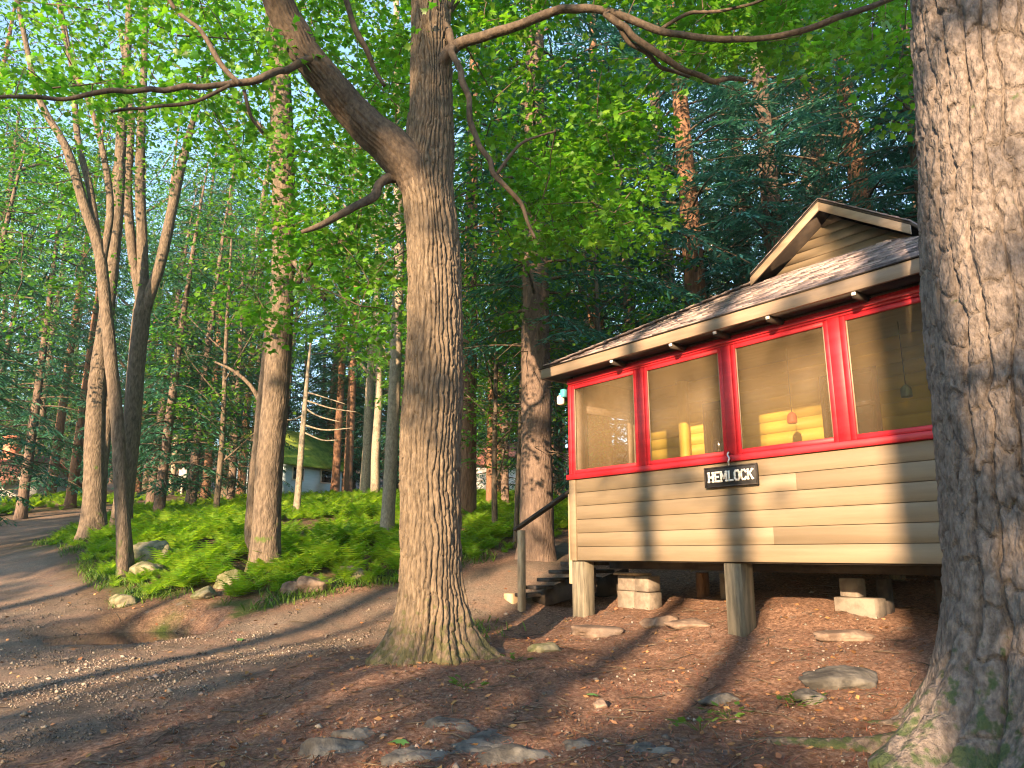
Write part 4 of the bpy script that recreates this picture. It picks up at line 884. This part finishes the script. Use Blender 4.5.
for k in range(90):                                  # the wood goes on behind
    Yk = rs.uniform(44, 85); px = rs.uniform(-150, 1150) if k % 3 == 0 else rs.uniform(-120, 620); s_ = [HC, HC, BC, HC, BC, HD][k % 6] if px < 560 else [HC, HD, BA, HC, BA][k % 5]
    lab, gr = (L2, G2) if s_ is BA else ((L4, G4) if s_ is not BC else ('leafy green sapling growing among the ferns and trunks', 'saplings in the wood'))
    cp_tree(s_, px, Yk, rs.uniform(0, 6), rs.uniform(1.0, 1.5), lab, gr)
# --- unseen wood behind the viewer: crowns shaped to shade the road and the cabin
sa, ca = math.sin(R(SUN_AZ)), math.cos(R(SUN_AZ))
def sun_pos(s, d): return s*ca-d*sa, -s*sa-d*ca     # s across the light, d metres towards the sun
TE = math.tan(R(SUN_EL))
def sq(p): d = -(p[0]*sa+p[1]*ca); return p[0]*ca-p[1]*sa, p[2]-d*TE
def wallY(px, py, b=0.): d = ray(px, py); return float((A0@cn+b)/(d[:2]@cn)*d[1])
GAPS = []                                            # openings in the near wood, read from the sunlit patches
def gap(px, py, Y, rx, ry, soft=1.):
    if Y is None: Y = wallY(px, py)
    p = at(px, py, Y); s_, q_ = sq(p); GAPS.append((s_, q_, wpx(rx, py, Y), wpx(ry, py, Y)))
for g_ in [(606, 525, None, 40, 45), (690, 535, None, 24, 34), (715, 520, None, 14, 36), (788, 508, None, 14, 22), (818, 538, None, 14, 24), (800, 545, None, 10, 12), (822, 490, None, 10, 10), (868, 510, None, 18, 50), (690, 420, None, 34, 34), (770, 410, None, 40, 34), (602, 430, None, 30, 34), (805, 385, None, 30, 30), (880, 360, None, 20, 40), (770, 365, None, 48, 30), (700, 380, None, 34, 28), (630, 350, 9.5, 45, 14), (750, 310, 8.6, 40, 14), (860, 268, 7.7, 45, 12),
           (805, 240, 9.2, 26, 26), (775, 270, 9.2, 18, 20), (655, 662, 7.1, 64, 36), (775, 622, 8.4, 36, 28), (700, 625, 9, 30, 20), (640, 600, 10, 20, 20), (30, 668, 6.9, 90, 36), (110, 655, 7.6, 90, 34), (210, 640, 8.7, 90, 32), (310, 628, 9.7, 80, 30), (390, 616, 10.7, 75, 28), (490, 592, 11.6, 40, 14), (525, 572, 12.6, 30, 14),
           (436, 290, 7.3, 34, 52), (446, 480, 7.3, 24, 75), (432, 570, 7.3, 34, 60), (408, 172, 7.3, 26, 18), (440, 20, 7.4, 18, 14), (985, 60, 3.95, 60, 26), (970, 330, 3.95, 34, 42), (1018, 225, 3.9, 20, 30),
           (258, 470, 12.2, 24, 75), (256, 545, 12.5, 24, 30), (123, 520, 12.8, 12, 60), (116, 410, 12.8, 10, 40), (95, 495, 17, 14, 40), (133, 420, 18, 12, 30), (146, 300, 18, 10, 22), (390, 470, 15.5, 9, 30), (395, 400, 15.5, 9, 14), (540, 478, 13.2, 14, 26), (537, 388, 13.2, 12, 12), (530, 235, 13.2, 10, 12), (712, 185, 16.2, 10, 40), (708, 110, 16.2, 9, 14),
           (250, 508, 20, 140, 42), (380, 510, 20, 90, 42), (310, 525, 18, 80, 30), (90, 592, 12, 55, 28), (200, 552, 14.5, 60, 32), (170, 600, 11.5, 60, 24), (30, 512, 28, 50, 9), (470, 470, 18.8, 12, 40), (495, 500, 22, 30, 14), (205, 475, 36, 12, 18), (300, 475, 40, 26, 16), (50, 475, 36, 12, 24), (610, 160, 8.4, 60, 45), (540, 90, 9, 40, 30), (350, 260, 10, 60, 40), (700, 50, 7.6, 60, 30), (200, 250, 20, 80, 60), (60, 330, 24, 60, 40)]: gap(*g_)
GAPS = np.array(GAPS)
def openness(s, q):                                   # 1 inside an opening
    e = ((s[:, None]-GAPS[None, :, 0])/(GAPS[None, :, 2]+.30))**2+((q[:, None]-GAPS[None, :, 1])/(GAPS[None, :, 3]+.36))**2
    return (e.min(1)+.5*(fbm(s*2.2, q*2.2, 0, 3, 95)-.5)*2) < 1.0
G5 = 'unseen shade trees behind the viewer'; L5 = 'unseen tree behind the viewer, its crown shaped to shade the road'
rn = np.random.default_rng(77); NT = []
stems = [(-2.35, 15, .12), (-1.22, 18, .16), (-6.05, 17, .07), (-6.6, 20, .15), (-9.4, 17, .1), (-4.5, 22, .2), (-11.5, 20, .2), (-14.5, 24, .2), (-18, 22, .2), (-22, 25, .2), (-26, 22, .2), (-30, 24, .2), (.45, 16, .2), (1.6, 20, .18), (3.8, 23, .2), (7, 21, .2), (10.5, 24, .2)]
n = 14000; S_ = rn.uniform(-33, 12, n); D_ = rn.uniform(14, 27, n); Q_ = rn.uniform(-3, 17, n); Z_ = Q_+D_*TE
keep = ~openness(S_, Q_) & (fbm(S_*.8, Q_*.8, 0, 2, 96) > .30) & (Z_ > .9) & ~(((S_ < -6.8) & (Q_ > 8.5)) | ((S_ > -2.2) & (Q_ > 14)) | ((S_ <= -2.2) & (Q_ > 13)))
S_, D_, Z_ = S_[keep], D_[keep], Z_[keep]
near_i = np.argmin(np.abs(S_[:, None]-np.array([a[0] for a in stems])[None])+.25*np.abs(D_[:, None]-np.array([a[1] for a in stems])[None]), 1)
for k, (s, d, r) in enumerate(stems):
    x, y = sun_pos(s, d); g = float(gz(x, y)); h = 23; t = thing('maple_tree', L5, 'tree', (x, y, g), 0, G5)
    mb = MB(); P, _ = tube(mb, [(0, 0, -.3), (.03, 0, h*.3), (-.02, .05, h*.6), (.1, .1, h)], [r*1.2, r, r*.85, .04], 14, .3, bark_fn(8, .4, .012, 300+k, .004), flat=True); obj('trunk', mb, M['bark_grey'], t, True)
    m_ = near_i == k; xx = S_[m_]*ca-D_[m_]*sa; yy = -S_[m_]*sa-D_[m_]*ca; tg = np.column_stack([xx, yy, Z_[m_]])-np.array([x, y, g])
    rg = np.random.default_rng(300+k); tw = MB(); lf = MB()
    far_ = rg.uniform(size=len(tg)) < .12; grow(P[len(P)//5:], tg[far_], tw, rg, .004, 3); sprays(lf, tg, 22, .45, .27, 'oval', rg, 1.0, .3)
    stuff(obj('branches', tw, M['twig'], t)); obj('crown', lf, M['leaf_far'], t)
# ------------------------------------------------------------------ ferns, grass
def fern_tpl(rg, nf=7, np_=10):
    mb = MB()
    for k in range(nf):
        a = k*6.283/nf+rg.normal(0, .3); L = rg.uniform(.38, .62); d = np.array([math.cos(a), math.sin(a), 0]); sd = np.array([-d[1], d[0], 0])
        el = rg.uniform(.95, 1.4)
        def pt(t): return d*L*(t*math.cos(el)+.32*t*t)+np.array([0, 0, L*(t*math.sin(el)-.32*t*t)])
        V_ = []; F_ = []
        for j in range(np_):
            t0 = .16+.84*j/np_; t1 = t0+.055; wl_ = .42*L*math.sin(math.pi*min(1, (t0*.8+.2)))*(1.05-t0*.45)
            p0, p1 = pt(t0), pt(min(t1, 1)); md = (p0+p1)/2+(p1-p0)*1.2
            for sg_ in (-1, 1):
                tip = md+sd*sg_*wl_+np.array([0, 0, -.18*wl_]); b0 = len(V_); V_ += [p0-(p1-p0)*.25, p1+(p1-p0)*.15, tip]; F_.append((b0, b0+1, b0+2))
        mb.add(V_, np.array(F_))
    return np.vstack(mb.v), np.vstack(mb.f)
rg = np.random.default_rng(9)
tpl = [fern_tpl(rg) for _ in range(5)]
def scatter(n, x0, x1, y0, y1, keep):
    out = []
    while len(out) < n:
        x = rg.uniform(x0, x1, 4000); y = rg.uniform(y0, y1, 4000); k = keep(x, y); out += list(zip(x[k], y[k]))
    return np.array(out[:n])
def fern_keep(x, y):
    rd = road_d(x, y); nz = fbm(x*.55, y*.55, 0, 3, 71)
    edge = sst(.1, .7, rd)
    dens = edge*sst(.22, .4, nz)*sst(2.2, .2, x-(y-12)*.12)
    far = 1/(1+((y-12)/9)**2)
    return (rg.uniform(size=len(x)) < dens*np.clip(far+.12, 0, 1)) & (y > 10.2) & ~((x > -.2) & (y < 13)) & (np.hypot(x-puddle_c[0], y-puddle_c[1]) > 1.5)
pos = scatter(3200, -24, 3, 10.2, 38, fern_keep)
mb = MB()
for k in range(5):
    pk = pos[k::5]; N = len(pk); a = rg.uniform(0, 6.283, N); fr = np.zeros((N, 3, 3)); fr[:, 0, 0] = np.cos(a); fr[:, 0, 1] = -np.sin(a); fr[:, 1, 0] = np.sin(a); fr[:, 1, 1] = np.cos(a); fr[:, 2, 2] = 1
    sz = rg.uniform(.6, 1.25, N)*np.clip(.42+.58*sst(.1, 1.6, road_d(pk[:, 0], pk[:, 1])), 0, 1.1)
    stamp(mb, tpl[k], np.column_stack([pk, gz(pk[:, 0], pk[:, 1])]), fr, sz)
stuff(obj('ferns', mb, M['fern']), 'bed of bright green ferns between the trunks and the road', 'ferns')
def grass_keep(x, y):
    rd = road_d(x, y); return (rg.uniform(size=len(x)) < sst(.02, .3, rd)*sst(1.6, .5, rd)*sst(.40, .55, fbm(x*1.3, y*1.3, 0, 3, 81))*sst(.3, -1.5, x)) & (y > 8.5) & (np.hypot(x-puddle_c[0], y-puddle_c[1]) > 1.35)
pos = scatter(9000, -16, 1, 8.5, 26, grass_keep); N = len(pos); mb = MB()
bl = (np.array([(-.06, 0, 0), (.06, 0, 0), (.04, .25, .55), (0, .6, .9)]), np.array([(0, 1, 2), (0, 2, 3)]))
a = rg.uniform(0, 6.283, N); fw = np.stack([np.cos(a), np.sin(a), np.zeros(N)], -1)
stamp(mb, bl, np.column_stack([pos, gz(pos[:, 0], pos[:, 1])]), frames(fw, np.tile([0, 0, 1.], (N, 1))), rg.uniform(.05, .15, N))
stuff(obj('grass', mb, M['grass']), 'short grass on the mossy bank along the road', 'grass')
# small weeds growing out of the needle litter
def weed(px, py, Y, n, label, size=.09):
    p = at(px, py, Y); p[2] = float(gz(p[0], p[1])); t = thing('weed_plant', label, 'plant', tuple(p), 0, 'weeds in the needle litter')
    mb = MB(); a = rg.uniform(0, 6.283, n); rr = .16*np.sqrt(rg.uniform(0, 1, n)); ps = np.stack([np.cos(a)*rr, np.sin(a)*rr, rg.uniform(.01, .07, n)], -1)
    fw = np.stack([np.cos(a), np.sin(a), rg.uniform(.1, .6, n)], -1); stamp(mb, leaf_tpl('oval'), ps, frames(fw, np.tile([0, 0, 1.], (n, 1))+rg.normal(0, .3, (n, 3))), size*rg.uniform(.5, 1.1, n)); obj('leaves', mb, M['grass'], t)
    mb = MB()
    for k in range(0, n, 3): tube(mb, [(0, 0, -.02), tuple(ps[k]*.6), tuple(ps[k])], [.003, .0025, .002], 3, 9, cap=False)
    obj('stems', mb, M['grass'], t)
weed(795, 705, 5.6, 30, 'low green weed in the litter left of the mossy root'); weed(728, 714, 5.4, 24, 'small green weed in the litter below the middle post'); weed(700, 735, 5.1, 14, 'sparse seedling nearest the lower edge of the picture')
weed(465, 695, 6.2, 16, 'thin weed tuft right of the maple foot'); weed(515, 668, 7., 12, 'tiny weed between the maple root and the steps')
# ------------------------------------------------------------------ stones
def rock(px, py, Y, sx, sy, sz, label, m='stone', seed=1, sink=.3, group='boulders by the ferns', name='boulder'):
    p = at(px, py, Y); x, y = p[0], p[1]
    n1, n2 = (36, 22) if name == 'boulder' else (48, 30); a = np.arange(n1)*6.283/n1; b = np.linspace(-math.pi/2, math.pi/2, n2)
    A_, B_ = np.meshgrid(a, b); dx, dy, dz = np.cos(B_)*np.cos(A_), np.cos(B_)*np.sin(A_), np.sin(B_)
    rk = np.random.default_rng(seed+900); nn = rk.normal(0, 1, (16, 3)); nn /= np.linalg.norm(nn, axis=1)[:, None]; cc = rk.uniform(.72, 1.0, 16)
    dot = dx[..., None]*nn[:, 0]+dy[..., None]*nn[:, 1]+dz[..., None]*nn[:, 2]; r = np.min(np.where(dot > .15, cc/np.maximum(dot, .15), 9), -1); r = np.minimum(r, 1.25)
    r = r*(1+.30*(fbm(dx*3+seed, dy*3, dz*3, 4, seed+50)-.5)+(0 if name == 'boulder' else .45*(fbm(dx*2.2+seed, dy*2.2, dz*2.2, 3, seed+60)-.5)))
    Vv = np.stack([dx*r*sx/2, dy*r*sy/2, dz*r*sz/2+sz*(.5-sink)], -1).reshape(-1, 3)
    i = np.arange(n2-1)[:, None]*n1; j = np.arange(n1)[None]; j2 = (j+1) % n1
    mb = MB(); mb.add(Vv, np.stack([i+j, i+j2, i+n1+j2, i+n1+j], -1).reshape(-1, 4))
    o = obj(name, mb, M[m], None, False); o.location = (x, y, float(gz(x, y))); return tag(o, label, 'rock', group)
rock(152, 556, 13.6, .95, .7, .75, 'largest mossy boulder among the ferns beside the slender trunk', 'stone_moss', 1)
rock(147, 575, 12.6, .6, .5, .35, 'low mossy boulder in front of the largest one', 'stone_moss', 2)
rock(231, 581, 11.9, .42, .36, .36, 'pale rounded stone left of the double trunk', 'stone_moss', 3)
rock(291, 586, 11.4, .26, .24, .24, 'small pale round stone at the foot of the double trunk', 'stone', 4)
rock(313, 584, 11.5, .55, .35, .3, 'grey wedge shaped stone right of the double trunk', 'stone', 5)
rock(352, 577, 12.2, .55, .4, .3, 'dark mossy stone between the double trunk and the big maple', 'stone_moss', 6)
rock(120, 603, 11.3, .4, .3, .22, 'flat stone at the fern edge above the puddle', 'stone_moss', 7)
rock(205, 592, 11.4, .35, .3, .2, 'half buried stone in the grassy bank', 'stone_moss', 8)
rock(843, 665, 6.0, .62, .42, .20, 'flat blue grey rock between the cabin and the big trunk', 'slate', 9, .45, 'flat rocks in the litter')
rock(848, 636, 7.4, .5, .3, .14, 'flat pale rock in the shade under the cabin', 'stone', 10, .4, 'flat rocks in the litter')
rock(720, 689, 5.8, .26, .18, .10, 'small dark flat rock in the sunlit litter', 'slate', 11, .4, 'flat rocks in the litter')
rock(812, 690, 5.6, .24, .18, .12, 'little dark rock beside the weed', 'slate', 12, .4, 'flat rocks in the litter')
rock(660, 628, 9.2, .5, .3, .2, 'reddish stone slab before the block pier', 'stone', 13, .5, 'flat rocks in the litter')
rock(690, 631, 8.8, .5, .3, .16, 'dirt covered slab beside the middle post', 'stone', 14, .5, 'flat rocks in the litter')
rock(600, 633, 9.0, .7, .4, .16, 'low slab at the foot of the corner post', 'stone', 15, .5, 'flat rocks in the litter')
rock(545, 655, 7.7, .3, .22, .12, 'mossy stone between the maple root and the steps', 'stone_moss', 16, .4, 'flat rocks in the litter')
rock(600, 710, 5.7, .12, .10, .09, 'small brown cobble below the sunlit patch', 'stone', 17, .3, 'flat rocks in the litter')
for k, (px, py, Y, a, b) in enumerate([(470, 740, 5.0, .55, .35), (530, 754, 4.8, .5, .3), (450, 722, 5.3, .3, .2), (365, 722, 5.3, .3, .22), (420, 755, 4.8, .35, .25), (585, 750, 4.9, .3, .2), (330, 750, 5.0, .4, .25), (650, 762, 4.75, .25, .18)]):
    rock(px, py, Y, a*1.5, b*1.6, .26, ['broad dark ledge stone at the bottom middle', 'dark ledge stone right of the broadest one at the lower edge', 'small dark ledge stone above the broadest one', 'dark ledge stone left of the small one, toward the road', 'ledge stone touching the broadest one on its left', 'narrow ledge stone right of the group at the lower edge', 'ledge stone at the left end of the foreground group', 'rightmost little ledge stone of the foreground group'][k], 'slate', 30+k, .86, 'ledge stones in the foreground', 'ledge_stone')
# gravel
def stone_tpl(seed):
    r2 = np.random.default_rng(seed); v = np.array([(1, 0, 0), (-1, 0, 0), (0, 1, 0), (0, -1, 0), (0, 0, 1), (0, 0, -1), (.7, .7, .2), (-.7, .6, -.1)], float)[:6]*r2.uniform(.6, 1.2, (6, 1))+r2.normal(0, .12, (6, 3))
    return v*np.array([1, .8, .6]), np.array([(0, 2, 4), (2, 1, 4), (1, 3, 4), (3, 0, 4), (2, 0, 5), (1, 2, 5), (3, 1, 5), (0, 3, 5)])
def cone(n, keep, pxr=(-60, 1090), Yr=(4.2, 12)):
    out = []
    while len(out) < n:
        Yy = Yr[0]*(Yr[1]/Yr[0])**rg.uniform(0, 1, 6000); x = (rg.uniform(*pxr, 6000)-512)/F*Yy*1.02; k = keep(x, Yy); out += list(zip(x[k], Yy[k]))
    return np.array(out[:n])
def rm(x, y): return sst(.25, -.3, road_d(x, y)+.35*(fbm(x*1.2, y*1.2, 0, 4, 31)-.5))
def kg(x, y): return rg.uniform(size=len(x)) < (.12+.88*rm(x, y))*sst(.3, .6, fbm(x*1.5, y*1.5, 0, 3, 91))
pos = cone(20000, kg); mb = MB()
for k in range(4):
    pk = pos[k::4]; N = len(pk); sz = np.exp(rg.normal(math.log(.0075), .55, N)); sz = np.minimum(sz, .045)
    fw = rg.normal(0, 1, (N, 3)); fw[:, 2] *= .3; stamp(mb, stone_tpl(k), np.column_stack([pk, gz(pk[:, 0], pk[:, 1])+sz*.15+.004]), frames(fw, np.tile([0, 0, 1.], (N, 1))+rg.normal(0, .2, (N, 3))), sz)
stuff(obj('gravel', mb, M['gravel']), 'loose grey gravel strewn over the dirt road', 'gravel')
# needles and dead leaves
pos = cone(42000, lambda x, y: rg.uniform(size=len(x)) < (1-.85*rm(x, y))*sst(-5, -1.5, x), (150, 1090), (4.2, 10.5)); N = len(pos); mb = MB()
nt_ = (np.array([(-.05, 0, 0), (.05, 0, 0), (0, 1, .06)]), np.array([(0, 1, 2)]))
a = rg.uniform(0, 6.283, N); fw = np.stack([np.cos(a), np.sin(a), rg.normal(.08, .15, N)], -1)
stamp(mb, nt_, np.column_stack([pos, gz(pos[:, 0], pos[:, 1])+.008]), frames(fw, np.tile([0, 0, 1.], (N, 1))), rg.uniform(.03, .075, N)); stuff(obj('needle_litter', mb, M['litter']), 'rust coloured needle litter on the ground before the cabin', 'needles')
pos = cone(2600, lambda x, y: rg.uniform(size=len(x)) < (1-.6*rm(x, y)), (-20, 1090), (4.2, 13)); N = len(pos); mb = MB(); a = rg.uniform(0, 6.283, N); fw = np.stack([np.cos(a), np.sin(a), rg.normal(.1, .25, N)], -1)
stamp(mb, leaf_tpl('oval'), np.column_stack([pos, gz(pos[:, 0], pos[:, 1])+.014]), frames(fw, np.tile([0, 0, 1.], (N, 1))+rg.normal(0, .35, (N, 3))), rg.uniform(.025, .07, N)); stuff(obj('dead_leaves', mb, M['dead_leaf']), 'scattered brown dead leaves on the ground', 'leaves')
pos = cone(420, lambda x, y: rg.uniform(size=len(x)) < (1-.7*rm(x, y)), (-20, 1090), (4.2, 11)); mb = MB()
for (x, y) in pos:
    a = rg.uniform(0, 6.283); L = rg.uniform(.06, .3)*(1 if rg.uniform() < .9 else 2); dx, dy = math.cos(a)*L/2, math.sin(a)*L/2
    P3 = [np.array([x+dx*t+rg.normal(0, .012), y+dy*t+rg.normal(0, .012), 0.]) for t in (-1, -.3, .4, 1)]
    for p in P3: p[2] = float(gz(p[0], p[1]))+.012
    tube(mb, P3, [.004, .005, .004, .002], 4, 9, cap=False)
stuff(obj('fallen_twigs', mb, M['twig']), 'small dead twigs lying about on the ground', 'twigs')
for (px, py, Y, lab) in [(594, 697, 5.9, 'pale green fallen leaf on the litter before the cabin'), (398, 745, 5.0, 'yellow green fallen leaf near the lower edge'), (240, 640, 9.2, 'yellow leaf lying on the sunlit road')]:
    p = at(px, py, Y); mb = MB(); tv, tf = leaf_tpl('maple'); mb.add(tv*.13+[0, -.05, .025], tf); o = obj('fallen_leaf', mb, M['green_leaf']); o.location = (p[0], p[1], float(gz(p[0], p[1]))+.005); o.rotation_euler = (.1, -.1, px); tag(o, lab, 'leaf', 'fallen leaves')
# ------------------------------------------------------------------ cottages far back
def cottage(name, label, px, Y, rz, L_, W_, H_, rise, wallm, roofm, chim=False, dz=0):
    x, y = px_place(px, Y); z = float(gz(x, y))+dz; t = thing(name, label, 'cottage', (x, y, z), rz)
    mb = MB(); mb.box(-L_/2, L_/2, -W_/2, W_/2, -.6, H_); mb.prism([(-L_/2, -W_/2, H_), (-L_/2, W_/2, H_), (-L_/2, 0, H_+rise-.06)], (L_, 0, 0)); obj('wall', mb, M[wallm], t)
    mb = MB(); o = .35; s_ = rise/(W_/2)
    for sg_ in (-1, 1):
        e = [(-L_/2-o, sg_*(W_/2+o), H_-o*s_), (L_/2+o, sg_*(W_/2+o), H_-o*s_), (L_/2+o, 0, H_+rise), (-L_/2-o, 0, H_+rise)]; mb.prism(e if sg_ < 0 else e[::-1], (0, 0, .09))
    rf = obj('roof', mb, M[roofm], t)
    if chim: mb = MB(); mb.box(L_*.12, L_*.12+.6, -.3, .3, H_+rise*.5, H_+rise+1.1); obj('chimney', mb, M['brick'], rf); mb = MB(); mb.box(L_*.12-.06, L_*.12+.66, -.36, .36, H_+rise+1.1, H_+rise+1.22); obj('chimney_cap', mb, M['brick'], rf)
    for k in range(2):
        xx = -L_/2+L_*(k+.6)/2.2; mb = MB(); mb.box(xx-.4, xx+.4, -W_/2-.03, -W_/2-.002, H_*.4, H_*.82); w_ = obj('window', mb, M['white'], t); mb = MB(); mb.box(xx-.33, xx+.33, -W_/2-.04, -W_/2-.031, H_*.4+.07, H_*.82-.07); obj('pane', mb, M['glass_dark'], w_)
    mb = MB(); mb.box(L_/2+.002, L_/2+.04, -.45, .45, 0, 1.95); obj('door', mb, M['white'], t)
    return t
cottage('far_cottage', 'pale blue cottage with a mossy green roof beyond the ferns', 287, 39, R(58), 4.2, 3.6, 1.7, 1.7, 'blue_wall', 'green_roof', False, -.2)
cottage('far_cottage', 'cottage with rusty red roof and brick chimney at the left edge', -12, 40, R(-12), 7, 5., .9, 1.5, 'white_wall', 'red_roof', True, -.6)
cottage('far_cottage', 'white cottage showing between the trunks left of the steps', 508, 44, R(10), 4.5, 4, 1.8, 1.4, 'white_wall', 'red_roof', False, -.3)
x, y = px_place(181, 39); t = thing('road_sign', 'small white notice board on a post beside the far road', 'sign', (x, y, float(gz(x, y))))
mb = MB(); mb.box(-.04, .04, -.04, .04, -.2, 1.5); obj('post', mb, M['white'], t); mb = MB(); mb.box(-.2, .2, -.07, -.042, .95, 1.4); obj('board', mb, M['white_wall'], t)

# ------------------------------------------------------------------ air
m = bpy.data.materials.new('haze_air'); m.use_nodes = True; N_ = m.node_tree.nodes; N_.remove(N_['Principled BSDF'])
vp = N_.new('ShaderNodeVolumePrincipled'); vp.inputs['Color'].default_value = (.6, .87, 1, 1); vp.inputs['Density'].default_value = .0005; vp.inputs['Anisotropy'].default_value = .3
m.node_tree.links.new(vp.outputs['Volume'], N_['Material Output'].inputs['Volume'])
mb = MB(); mb.box(-135, 135, -80, 235, -6, 70); stuff(obj('haze', mb, m), 'thin blue morning haze among the far trees', 'haze')
